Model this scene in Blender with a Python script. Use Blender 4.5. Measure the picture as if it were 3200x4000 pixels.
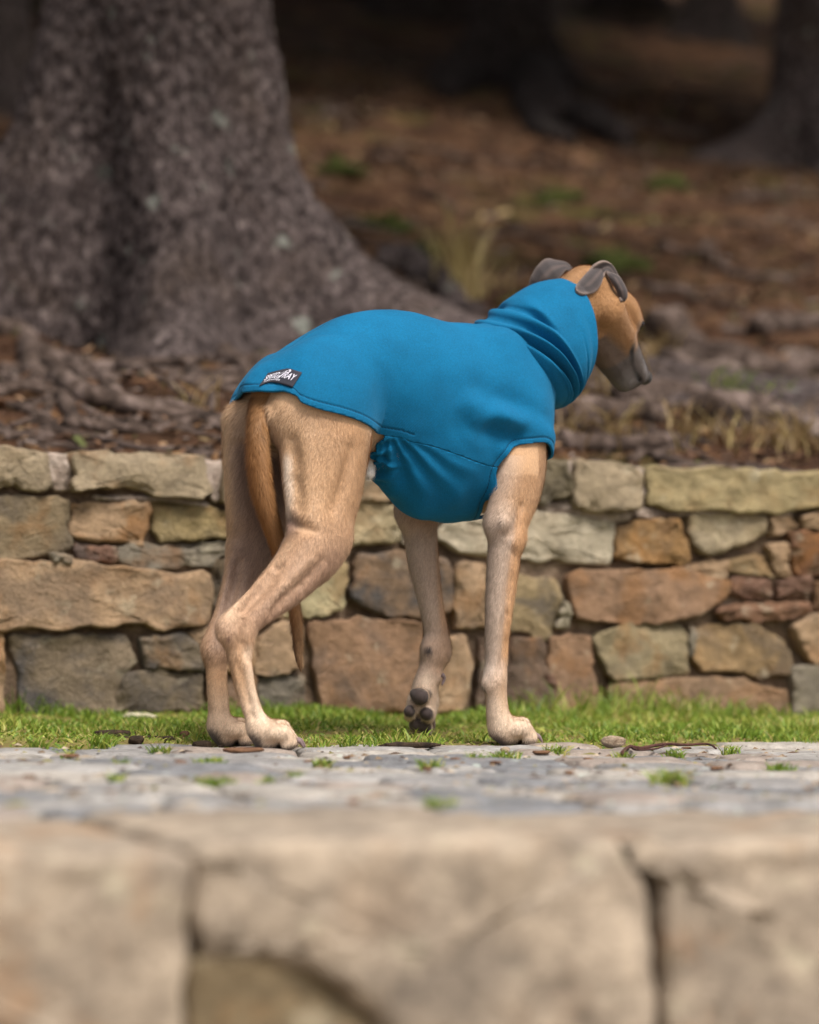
import bpy, bmesh, math, random
import numpy as np
from mathutils import Vector, Matrix
from mathutils.bvhtree import BVHTree

S = bpy.context.scene
for o in list(bpy.data.objects):
    bpy.data.objects.remove(o)
random.seed(7)
RNG = np.random.default_rng(11)
COL = S.collection

# ---------------------------------------------------------------- camera
F_PX = 85.0 / 24.0 * 1725.0        # focal length in units of 1/1725 picture width
HOR = 1300.0                       # eye level, counted in the same units from the top
CAM_H = 0.1561                     # eye height above the paving
cam_d = bpy.data.cameras.new('camera')
cam = bpy.data.objects.new('camera', cam_d)
COL.objects.link(cam)
cam.location = (0, 0, CAM_H)
cam.rotation_euler = (math.radians(90), 0, 0)
cam_d.sensor_fit = 'HORIZONTAL'
cam_d.sensor_width = 24.0
cam_d.lens = 85.0
cam_d.shift_y = (HOR - 1078.1) / 1725.0
cam_d.clip_start = 0.05
cam_d.clip_end = 500.0
cam_d.dof.use_dof = True
cam_d.dof.focus_distance = 3.58
cam_d.dof.aperture_fstop = 2.5
cam_d.dof.aperture_blades = 0
S.camera = cam

# ---------------------------------------------------------------- light: soft bright overcast day
SUN_EL, SUN_AZ = math.radians(58), math.radians(142)     # azimuth clockwise from +Y: behind the camera, to the right
world = bpy.data.worlds.new('World')
S.world = world
world.use_nodes = True
wn, wl = world.node_tree.nodes, world.node_tree.links
wn.clear()
sky = wn.new('ShaderNodeTexSky'); sky.sky_type = 'NISHITA'; sky.sun_disc = False
sky.sun_elevation = SUN_EL; sky.sun_rotation = SUN_AZ
sky.air_density = 1.0; sky.dust_density = 4.0; sky.ozone_density = 1.0
hsv = wn.new('ShaderNodeHueSaturation'); hsv.inputs['Saturation'].default_value = 0.30
bg = wn.new('ShaderNodeBackground'); bg.inputs['Strength'].default_value = 0.065
wo = wn.new('ShaderNodeOutputWorld')
wl.new(sky.outputs[0], hsv.inputs['Color']); wl.new(hsv.outputs[0], bg.inputs[0]); wl.new(bg.outputs[0], wo.inputs[0])
sun_d = bpy.data.lights.new('sun', 'SUN'); sun_d.energy = 1.5; sun_d.angle = math.radians(20); sun_d.color = (1.0, 0.95, 0.88)
sun = bpy.data.objects.new('sun', sun_d); COL.objects.link(sun)
sdir = Vector((math.sin(SUN_AZ) * math.cos(SUN_EL), math.cos(SUN_AZ) * math.cos(SUN_EL), math.sin(SUN_EL)))
sun.rotation_euler = sdir.to_track_quat('Z', 'Y').to_euler()
sun.location = sdir * 20
S.view_settings.view_transform = 'Standard'
S.view_settings.look = 'None'
S.view_settings.exposure = 1.42
S.view_settings.gamma = 1.0
S.view_settings.use_curve_mapping = False
S.render.engine = 'CYCLES'
S.cycles.use_denoising = True
S.cycles.max_bounces = 6
S.cycles.diffuse_bounces = 3
S.cycles.glossy_bounces = 2
S.cycles.transparent_max_bounces = 8
S.cycles.sample_clamp_indirect = 4.0

# ---------------------------------------------------------------- helpers
def tag(o, label=None, cat=None, group=None, kind=None):
    if label: o['label'] = label
    if cat: o['category'] = cat
    if group: o['group'] = group
    if kind: o['kind'] = kind
    return o

def empty(name, loc=(0, 0, 0)):
    o = bpy.data.objects.new(name, None)
    o.empty_display_size = 0.05
    COL.objects.link(o)
    o.location = loc
    return o

def mesh_obj(name, V, F, mat=None, parent=None, smooth=True, attrs=None):
    """V in world coordinates; the object sits at the origin of its parent."""
    me = bpy.data.meshes.new(name)
    V = np.asarray(V, dtype=np.float32)
    if isinstance(F, np.ndarray):
        n, k = F.shape
        me.vertices.add(len(V)); me.vertices.foreach_set('co', V.ravel())
        me.loops.add(n * k); me.loops.foreach_set('vertex_index', F.astype(np.int32).ravel())
        me.polygons.add(n)
        me.polygons.foreach_set('loop_start', np.arange(0, n * k, k, dtype=np.int32))
        me.polygons.foreach_set('loop_total', np.full(n, k, dtype=np.int32))
        me.update(calc_edges=True)
    else:
        me.from_pydata([tuple(map(float, v)) for v in V], [], F)
        me.update()
    me.validate()
    if smooth:
        me.polygons.foreach_set('use_smooth', np.ones(len(me.polygons), dtype=bool))
    if attrs:
        for an, av in attrs.items():
            av = np.asarray(av, dtype=np.float32)
            if av.ndim == 2:
                a = me.attributes.new(an, 'FLOAT_COLOR', 'POINT')
                c = np.ones((len(av), 4), dtype=np.float32); c[:, :3] = av[:, :3]
                a.data.foreach_set('color', c.ravel())
            else:
                a = me.attributes.new(an, 'FLOAT', 'POINT')
                a.data.foreach_set('value', av)
    if mat: me.materials.append(mat)
    o = bpy.data.objects.new(name, me)
    COL.objects.link(o)
    if parent:
        o.parent = parent
        base = Vector(parent.location)
        p = parent.parent
        while p:
            base += Vector(p.location); p = p.parent
        o.location = -base
    return o

def settle(o):
    """move an object's origin to the base of its mesh (for top-level things of one mesh)"""
    me = o.data
    n = len(me.vertices)
    c = np.empty(n * 3, dtype=np.float32); me.vertices.foreach_get('co', c); c = c.reshape(-1, 3)
    b = np.array([(c[:, 0].min() + c[:, 0].max()) / 2, (c[:, 1].min() + c[:, 1].max()) / 2, c[:, 2].min()], dtype=np.float32)
    me.vertices.foreach_set('co', (c - b).ravel()); me.update()
    o.location = [float(q) for q in b]
    return o

def hash3(ix, iy, iz, seed):
    h = (ix.astype(np.int64) * 374761393 + iy.astype(np.int64) * 668265263 + iz.astype(np.int64) * 2147483647 + seed * 974711) & 0xFFFFFFFF
    h = ((h ^ (h >> 13)) * 1274126177) & 0xFFFFFFFF
    h = h ^ (h >> 16)
    return (h & 0xFFFFFF).astype(np.float32) / 16777215.0

def vnoise(P, scale, seed=0):
    """smooth value noise in -1..1"""
    Q = np.asarray(P, dtype=np.float64) * scale
    I = np.floor(Q).astype(np.int64); f = (Q - I).astype(np.float32)
    f = f * f * f * (f * (f * 6 - 15) + 10)
    r = 0
    for dx in (0, 1):
        wx = f[:, 0] if dx else 1 - f[:, 0]
        for dy in (0, 1):
            wy = f[:, 1] if dy else 1 - f[:, 1]
            for dz in (0, 1):
                wz = f[:, 2] if dz else 1 - f[:, 2]
                r = r + wx * wy * wz * hash3(I[:, 0] + dx, I[:, 1] + dy, I[:, 2] + dz, seed)
    return r * 2 - 1

def fbm(P, scale, oct=4, seed=0, gain=0.5):
    r, a, t = 0, 1.0, 0
    for i in range(oct):
        r = r + a * vnoise(P, scale * 2.03 ** i, seed + i * 17); t += a; a *= gain
    return r / t

def srgb(r, g, b):
    f = lambda c: (c / 255 / 12.92) if c / 255 <= 0.04045 else ((c / 255 + 0.055) / 1.055) ** 2.4
    return (f(r), f(g), f(b))

def ray(px, py, depth):
    """point of the world seen at picture position (px,py) at a given depth"""
    return np.array([(px - 862.5) / F_PX * depth, depth, CAM_H + (HOR - py) / F_PX * depth])

def catmull(P, n):
    """resample a polyline of control points smoothly, n points per segment"""
    P = np.asarray(P, dtype=float)
    out = []
    m = len(P)
    for i in range(m - 1):
        p0 = P[max(i - 1, 0)]; p1 = P[i]; p2 = P[i + 1]; p3 = P[min(i + 2, m - 1)]
        for j in range(n):
            t = j / n
            out.append(0.5 * ((2 * p1) + (-p0 + p2) * t + (2 * p0 - 5 * p1 + 4 * p2 - p3) * t * t + (-p0 + 3 * p1 - 3 * p2 + p3) * t ** 3))
    out.append(P[-1])
    return np.array(out)

def tube(path, radii, seg=8, cap=True, flat=None, rough=0.0, seed=0):
    """vertices and faces of a tapered tube along a path"""
    path = np.asarray(path, dtype=float); radii = np.asarray(radii, dtype=float)
    n = len(path)
    T = np.gradient(path, axis=0); T /= np.linalg.norm(T, axis=1)[:, None] + 1e-9
    up = np.array([0, 0, 1.0]) if abs(T[0, 2]) < 0.9 else np.array([1.0, 0, 0])
    V = []
    A = np.cross(T[0], up); A /= np.linalg.norm(A)
    for i in range(n):
        A = A - T[i] * (A @ T[i]); A /= np.linalg.norm(A) + 1e-9
        B = np.cross(T[i], A)
        for j in range(seg):
            a = 2 * math.pi * j / seg
            k = 1 if flat is None else flat
            V.append(path[i] + radii[i] * (math.cos(a) * A + k * math.sin(a) * B))
    V = np.array(V)
    if rough:
        nn = vnoise(V, 1.0 / (radii.mean() * 1.6), seed)
        c = np.repeat(path, seg, axis=0)
        V = c + (V - c) * (1 + rough * nn)[:, None]
    Fc = []
    for i in range(n - 1):
        for j in range(seg):
            a = i * seg + j; b = i * seg + (j + 1) % seg
            Fc.append((a, b, b + seg, a + seg))
    if cap:
        Fc.append(tuple(range(seg - 1, -1, -1)))
        Fc.append(tuple(range((n - 1) * seg, n * seg)))
    return V, Fc

def joinVF(parts):
    V, F, off = [], [], 0
    for v, f in parts:
        V.append(np.asarray(v)); F += [tuple(i + off for i in q) for q in f]; off += len(v)
    return np.concatenate(V), F

# ---- material helpers
def new_mat(name):
    m = bpy.data.materials.new(name); m.use_nodes = True
    nt = m.node_tree; nt.nodes.clear()
    out = nt.nodes.new('ShaderNodeOutputMaterial')
    b = nt.nodes.new('ShaderNodeBsdfPrincipled')
    nt.links.new(b.outputs[0], out.inputs[0])
    return m, nt, b

class NB:
    """tiny node builder"""
    def __init__(s, nt): s.nt = nt
    def n(s, t, **kw):
        q = s.nt.nodes.new(t)
        for k, v in kw.items(): setattr(q, k, v)
        return q
    def lk(s, a, b): s.nt.links.new(a, b)
    def coord(s, which='Object'):
        return s.n('ShaderNodeTexCoord').outputs[which]
    def geo_pos(s): return s.n('ShaderNodeNewGeometry').outputs['Position']
    def noise(s, vec, scale, detail=4, rough=0.55, dist=0.0):
        q = s.n('ShaderNodeTexNoise'); q.inputs['Scale'].default_value = scale; q.inputs['Detail'].default_value = detail
        q.inputs['Roughness'].default_value = rough; q.inputs['Distortion'].default_value = dist
        s.lk(vec, q.inputs['Vector']); return q.outputs['Fac']
    def vor(s, vec, scale, feature='F1', rnd=1.0, out='Distance'):
        q = s.n('ShaderNodeTexVoronoi', feature=feature); q.inputs['Scale'].default_value = scale
        q.inputs['Randomness'].default_value = rnd
        s.lk(vec, q.inputs['Vector']); return q.outputs[out]
    def mapping(s, vec, scale=(1, 1, 1), rot=(0, 0, 0)):
        q = s.n('ShaderNodeMapping'); q.inputs['Scale'].default_value = scale; q.inputs['Rotation'].default_value = rot
        s.lk(vec, q.inputs['Vector']); return q.outputs[0]
    def ramp(s, fac, stops, interp='LINEAR'):
        q = s.n('ShaderNodeValToRGB'); e = q.color_ramp.elements; q.color_ramp.interpolation = interp
        while len(e) > 1: e.remove(e[-1])
        for i, (p, c) in enumerate(stops):
            c = (c, c, c) if not hasattr(c, '__len__') else c
            el = e[0] if i == 0 else e.new(p)
            el.position = p; el.color = (c[0], c[1], c[2], 1)
        s.lk(fac, q.inputs[0]); return q.outputs[0]
    def mix(s, fac, a, b, blend='MIX'):
        q = s.n('ShaderNodeMix', data_type='RGBA', blend_type=blend)
        for sock, v in ((q.inputs[0], fac), (q.inputs[6], a), (q.inputs[7], b)):
            if hasattr(v, 'is_linked') or hasattr(v, 'links'): s.lk(v, sock)
            elif hasattr(v, '__len__'): sock.default_value = (v[0], v[1], v[2], 1)
            else: sock.default_value = v
        return q.outputs[2]
    def math(s, op, a, b=None, c=None, clamp=False):
        q = s.n('ShaderNodeMath', operation=op, use_clamp=clamp)
        for i, v in enumerate((a, b, c)):
            if v is None: continue
            if hasattr(v, 'links'): s.lk(v, q.inputs[i])
            else: q.inputs[i].default_value = v
        return q.outputs[0]
    def attr(s, name, out='Fac'):
        q = s.n('ShaderNodeAttribute'); q.attribute_name = name; return q.outputs[out]
    def bump(s, height, strength=0.3, dist=0.01, normal=None):
        q = s.n('ShaderNodeBump'); q.inputs['Strength'].default_value = strength; q.inputs['Distance'].default_value = dist
        s.lk(height, q.inputs['Height'])
        if normal is not None: s.lk(normal, q.inputs['Normal'])
        return q.outputs[0]
# ================================================================= the place
PSI = math.radians(20.0)
EA = np.array([math.cos(PSI), math.sin(PSI)]); EQ = np.array([-math.sin(PSI), math.cos(PSI)])   # along the path, across it
Q_EDGE, Q_KERB, Q_PAVE, Q_WALL, Q_SOIL = 1.95, 2.27, 3.42, 4.107, 4.20
def aq(a, q): return np.outer(np.atleast_1d(a), EA) + np.outer(np.atleast_1d(q), EQ)
def pave_z(x, y=0): return -0.014 * (np.asarray(x) + 0.162)
def to_plane(px, py, q0):
    """(along, height) on the vertical plane q=q0 of the point seen at (px,py)"""
    dx = (px - 862.5) / F_PX
    Y = q0 / (dx * EQ[0] + EQ[1])
    return np.array([dx * Y * EA[0] + Y * EA[1], CAM_H + (HOR - py) / F_PX * Y])
def to_ground(px, py):
    Y = 3.5
    for _ in range(30):
        z = float(pave_z((px - 862.5) / F_PX * Y)); Y = (CAM_H - z) * F_PX / (py - HOR)
    return np.array([(px - 862.5) / F_PX * Y, Y, z])
def soil_z(x, y):
    P = np.column_stack([x, y, np.zeros_like(x)])
    q = P[:, :2] @ EQ
    d = np.maximum(q - Q_SOIL, 0)
    z = .345 + .235 * d + .070 * np.maximum(q - 5.6, 0) + .0015 * np.maximum(q - 6, 0) ** 1.7
    f = np.clip(d / .6, 0.25, 1)
    return z + f * (.060 * vnoise(P, .9, 3) + .040 * vnoise(P, 2.3, 4) + .020 * vnoise(P, 6.5, 5) + .009 * vnoise(P, 17, 6))
def soil_hit(px, py):
    """where the line of sight through (px,py) meets the forest floor"""
    D = np.linspace(4.3, 40, 4000)
    X = (px - 862.5) / F_PX * D; Z = CAM_H + (HOR - py) / F_PX * D
    g = soil_z(X, D)
    k = np.argmax((Z - g) < 0)
    return np.array([X[k], D[k], g[k]])

# ---------------------------------------------------------------- materials of the setting
def stone_mat(name, warm=1.0, scale=1.0, bump=.9, crack=.12, mott=(.60, 1.32)):
    m, nt, b = new_mat(name); nb = NB(nt)
    oi = nb.n('ShaderNodeObjectInfo'); pos = nb.geo_pos()
    off = nb.n('ShaderNodeVectorMath', operation='ADD'); nb.lk(pos, off.inputs[0])
    comb = nb.n('ShaderNodeCombineXYZ'); r10 = nb.math('MULTIPLY', oi.outputs['Random'], 37.0)
    for i in range(3): nb.lk(r10, comb.inputs[i])
    nb.lk(comb.outputs[0], off.inputs[1]); p = off.outputs[0]
    big = nb.noise(p, 9 * scale, 4, .6, .6); mid = nb.noise(p, 38 * scale, 5, .65); fine = nb.noise(p, 260 * scale, 4, .7)
    base = oi.outputs['Color']
    c = nb.mix(1.0, base, nb.ramp(mid, [(.28, mott[0]), (.5, 1.0), (.72, mott[1])]), 'MULTIPLY')
    # iron-stained, slate-dark and lichen-pale patches of the stone
    rust = nb.math('MULTIPLY', nb.ramp(nb.noise(p, 14 * scale, 3, .6), [(.52, 0), (.66, 1)]), nb.math('MULTIPLY', oi.outputs['Random'], .6))
    c = nb.mix(rust, c, srgb(158, 108, 58))
    dark = nb.math('MULTIPLY', nb.ramp(big, [(.47, 0), (.60, 1)]), oi.outputs['Alpha'])
    c = nb.mix(dark, c, srgb(88, 82, 78))
    pale = nb.math('MULTIPLY', nb.ramp(nb.noise(p, 26 * scale, 3, .6), [(.60, 0), (.72, 1)]), .45)
    c = nb.mix(pale, c, srgb(196, 184, 158))
    c = nb.mix(1.0, c, nb.ramp(fine, [(.3, .80), (.7, 1.16)]), 'MULTIPLY')
    pit = nb.ramp(nb.noise(p, 95 * scale, 2, .5), [(.26, .72), (.36, 1)])
    c = nb.mix(1.0, c, pit, 'MULTIPLY')
    nt.links.new(c, b.inputs['Base Color'])
    b.inputs['Roughness'].default_value = .9; b.inputs['Specular IOR Level'].default_value = .2
    crk = nb.ramp(nb.vor(nb.mapping(p, (1, 1, 1.6)), 26 * scale, 'DISTANCE_TO_EDGE'), [(0, 0), (.035, 1)])
    crk = nb.math('MAXIMUM', crk, nb.ramp(nb.noise(p, 7 * scale, 2), [(.40, 1), (.52, 0)]))
    h = nb.math('ADD', nb.math('ADD', nb.math('MULTIPLY', mid, .7), nb.math('MULTIPLY', fine, .40)), nb.math('MULTIPLY', crk, crack))
    nt.links.new(nb.bump(h, bump, .018), b.inputs['Normal'])
    return m
M_STONE = stone_mat('rubble sandstone')
M_KERB = stone_mat('pale sandstone block', scale=.8, bump=.6, crack=0.0, mott=(.48, 1.45))
def sett_mat():
    m, nt, b = new_mat('worn grey sett'); nb = NB(nt)
    oi = nb.n('ShaderNodeObjectInfo'); p = nb.geo_pos()
    mid = nb.noise(p, 30, 5, .65, .4); fine = nb.noise(p, 210, 4, .7)
    c = nb.mix(1.0, oi.outputs['Color'], nb.ramp(mid, [(.3, .58), (.5, 1), (.7, 1.36)]), 'MULTIPLY')
    c = nb.mix(1.0, c, nb.ramp(fine, [(.3, .82), (.7, 1.14)]), 'MULTIPLY')
    lich = nb.ramp(nb.noise(p, 55, 3, .6), [(.62, 0), (.70, .5)])
    c = nb.mix(lich, c, srgb(176, 184, 172))
    brn = nb.ramp(nb.noise(p, 18, 4, .6), [(.60, 0), (.72, .6)])
    c = nb.mix(brn, c, srgb(126, 104, 86))
    nt.links.new(c, b.inputs['Base Color']); b.inputs['Roughness'].default_value = .72
    nt.links.new(nb.bump(nb.math('ADD', mid, nb.math('MULTIPLY', fine, .5)), .5, .006), b.inputs['Normal'])
    return m
M_SETT = sett_mat()
def noise_mat(name, stops, scale, detail=5, rough=.9, bump=.4, bdist=.01, scale2=None, mult=(.7, 1.25), vec=(1, 1, 1)):
    m, nt, b = new_mat(name); nb = NB(nt)
    p = nb.mapping(nb.geo_pos(), vec)
    n1 = nb.noise(p, scale, detail, .62, .5); n2 = nb.noise(p, scale2 or scale * 7, 4, .7)
    c = nb.mix(1.0, nb.ramp(n1, stops), nb.ramp(n2, [(.3, mult[0]), (.7, mult[1])]), 'MULTIPLY')
    nt.links.new(c, b.inputs['Base Color']); b.inputs['Roughness'].default_value = rough; b.inputs['Specular IOR Level'].default_value = .2
    nt.links.new(nb.bump(nb.math('ADD', n1, nb.math('MULTIPLY', n2, .6)), bump, bdist), b.inputs['Normal'])
    return m
M_DIRT = noise_mat('dark earth between stones', [(.3, srgb(74, 60, 48)), (.55, srgb(118, 98, 80)), (.75, srgb(158, 138, 118))], 24, bump=.7)
M_MORTAR = noise_mat('pinkish lime mortar', [(.3, srgb(140, 122, 108)), (.5, srgb(176, 158, 144)), (.7, srgb(200, 184, 170))], 34, bump=.9, bdist=.01)
M_TURFSOIL = noise_mat('turf soil', [(.35, srgb(104, 88, 56)), (.5, srgb(118, 108, 60)), (.65, srgb(116, 126, 56))], 16)
def floor_mat():
    m, nt, b = new_mat('forest floor'); nb = NB(nt)
    p = nb.geo_pos(); ps = nb.mapping(p, (1, 1, 2.2))
    n0 = nb.noise(ps, 1.3, 5, .6, .6); n1 = nb.noise(ps, 6.5, 5, .65, .4); n2 = nb.noise(p, 55, 4, .7)
    c = nb.ramp(n1, [(.28, srgb(27, 20, 15)), (.45, srgb(66, 46, 34)), (.6, srgb(90, 65, 46)), (.78, srgb(122, 95, 72))])
    moss = nb.math('MULTIPLY', nb.ramp(n0, [(.52, 0), (.62, 1)]), nb.ramp(nb.noise(ps, 9, 4, .6), [(.48, 0), (.60, 1)]))
    c = nb.mix(nb.math('MULTIPLY', moss, .85), c, srgb(70, 72, 28))
    c = nb.mix(nb.ramp(nb.noise(nb.mapping(p, (1, 3.0, 1)), 3.2, 4, .6, .8), [(.52, 0), (.66, .75)]), c, srgb(40, 28, 20))
    c = nb.mix(1.0, c, nb.ramp(n2, [(.28, .5), (.5, 1), (.75, 1.5)]), 'MULTIPLY')
    nt.links.new(c, b.inputs['Base Color']); b.inputs['Roughness'].default_value = .95; b.inputs['Specular IOR Level'].default_value = .1
    nt.links.new(nb.bump(nb.math('ADD', n1, nb.math('MULTIPLY', n2, .5)), .8, .03), b.inputs['Normal'])
    return m
M_FLOOR = floor_mat()
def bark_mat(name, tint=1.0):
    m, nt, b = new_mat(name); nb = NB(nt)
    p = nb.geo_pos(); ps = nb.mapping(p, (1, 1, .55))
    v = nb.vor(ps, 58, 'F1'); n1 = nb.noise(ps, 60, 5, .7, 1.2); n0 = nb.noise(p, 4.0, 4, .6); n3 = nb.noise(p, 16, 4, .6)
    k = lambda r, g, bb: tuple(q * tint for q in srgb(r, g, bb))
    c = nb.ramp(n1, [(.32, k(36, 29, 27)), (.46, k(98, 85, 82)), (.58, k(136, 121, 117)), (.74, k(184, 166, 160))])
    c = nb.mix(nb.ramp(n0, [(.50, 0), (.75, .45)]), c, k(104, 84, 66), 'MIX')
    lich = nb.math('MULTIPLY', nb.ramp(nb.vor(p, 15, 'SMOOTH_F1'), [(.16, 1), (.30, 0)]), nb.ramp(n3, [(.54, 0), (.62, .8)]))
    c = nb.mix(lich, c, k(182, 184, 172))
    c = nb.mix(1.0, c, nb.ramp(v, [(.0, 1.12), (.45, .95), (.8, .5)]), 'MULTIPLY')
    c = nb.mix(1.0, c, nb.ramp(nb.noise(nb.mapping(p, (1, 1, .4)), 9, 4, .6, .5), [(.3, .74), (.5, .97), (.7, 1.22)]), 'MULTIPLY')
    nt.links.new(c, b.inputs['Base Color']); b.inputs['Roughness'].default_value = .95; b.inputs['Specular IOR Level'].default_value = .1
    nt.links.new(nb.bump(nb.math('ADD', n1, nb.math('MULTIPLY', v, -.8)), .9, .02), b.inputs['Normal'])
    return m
M_BARK = bark_mat('scaly spruce bark', .70); M_BARKD = bark_mat('bark with painted shade', .26); M_BARKM = bark_mat('shaded brown bark', .60)  # darker tints put the wood's shade into the bark colour
M_ROOT = noise_mat('weathered root bark', [(.3, srgb(40, 31, 26)), (.5, srgb(80, 66, 58)), (.7, srgb(128, 111, 103))], 26, bump=.7, vec=(1, 1, 1))

# ---------------------------------------------------------------- stones cut from outlines on a vertical plane
def resample(poly, n, jitter=0.0, seed=0):
    P = np.asarray(poly, float); P2 = np.concatenate([P, P[:1]])
    L = np.concatenate([[0], np.cumsum(np.linalg.norm(np.diff(P2, axis=0), axis=1))])
    t = np.linspace(0, L[-1], n, endpoint=False)
    lens = np.diff(L); cnt = np.maximum(1, np.round(lens / L[-1] * n).astype(int))
    while cnt.sum() > n: cnt[cnt.argmax()] -= 1
    while cnt.sum() < n: cnt[(lens / cnt).argmax()] += 1
    R = np.concatenate([P2[i] + (P2[i + 1] - P2[i]) * (np.arange(c) / c)[:, None] for i, c in enumerate(cnt)])
    R = .12 * np.roll(R, 1, 0) + .76 * R + .12 * np.roll(R, -1, 0)
    if jitter:
        q = np.column_stack([R * 1.0, np.full(n, seed * 1.7)])
        R = R + jitter * (np.column_stack([vnoise(q, 38, seed), vnoise(q, 38, seed + 50)]) + .6 * np.column_stack([vnoise(q, 110, seed + 5), vnoise(q, 110, seed + 55)]))
    return R
def area2(P): return .5 * np.sum(P[:, 0] * np.roll(P[:, 1], -1) - np.roll(P[:, 0], -1) * P[:, 1])
def stone_VF(poly, q0, depth, r=.010, proud=0.0, seed=0, n=44, rough=.0055, jit=.003, grow=.0):
    P = resample(poly, n, jit, seed)
    if area2(P) < 0: P = P[::-1]
    T = np.roll(P, -1, 0) - np.roll(P, 1, 0); T /= np.linalg.norm(T, axis=1)[:, None] + 1e-9
    NI = np.column_stack([-T[:, 1], T[:, 0]])                     # inward
    c = P.mean(0)
    P = P - NI * grow
    r = min(r, .22 * math.sqrt(abs(area2(P))))
    rings = [(P, depth), (P, depth * .965), (P, r * 3.2), (P, r * 1.3), (P + NI * r * .12, r * .55), (P + NI * r * .45, r * .16), (P + NI * r, 0.0), (P + NI * (r * 1.3 + .0012), 0.0)]
    I = P + NI * (r * 1.3 + .0012)
    for s_, d in ((.84, -.0005), (.66, -.001), (.45, -.001), (.24, -.001)): rings.append((c + (I - c) * s_, d))
    V = []
    for R, d in rings:
        xy = aq(R[:, 0], q0 - proud + d) if False else np.outer(R[:, 0], EA) + np.outer(np.full(n, q0 - proud + d), EQ)
        V.append(np.column_stack([xy, R[:, 1]]))
    cc = np.array([[*(c[0] * EA + (q0 - proud - .0035) * EQ), c[1]]])
    V = np.concatenate(V + [cc])
    pl_ = vnoise(V + seed * 3.1, 22, seed + 2)
    inr = np.ones(len(V)); inr[-(4 * n + 1):] = np.concatenate([np.repeat([.6, .3, .15, .05], n), [.02]])
    dq = rough * (1.5 * fbm(V + seed * 3.1, 11, 3, seed, .5) * (.4 + .6 * inr) + inr * (1.1 * np.round(pl_ * 2.2) / 2.2 + .45 * vnoise(V + seed, 70, seed + 9)))
    w = np.ones(len(V)); w[:n] = 0
    V[:, :2] -= (dq * w)[:, None] * EQ
    nr = len(rings); F = []
    for i in range(nr - 1):
        for j in range(n):
            k = (j + 1) % n
            F.append((i * n + j, i * n + k, (i + 1) * n + k, (i + 1) * n + j))
    last = (nr - 1) * n
    for j in range(n): F.append((last + j, last + (j + 1) % n, len(V) - 1))
    F.append(tuple(range(n - 1, -1, -1)))
    return V, F
def stone_obj(name, poly, q0, depth, mat, parent, color, dark=0.0, **kw):
    V, F = stone_VF(poly, q0, depth, **kw)
    o = mesh_obj(name, V, F, mat, parent)
    o.color = (color[0], color[1], color[2], dark)
    return o

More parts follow.
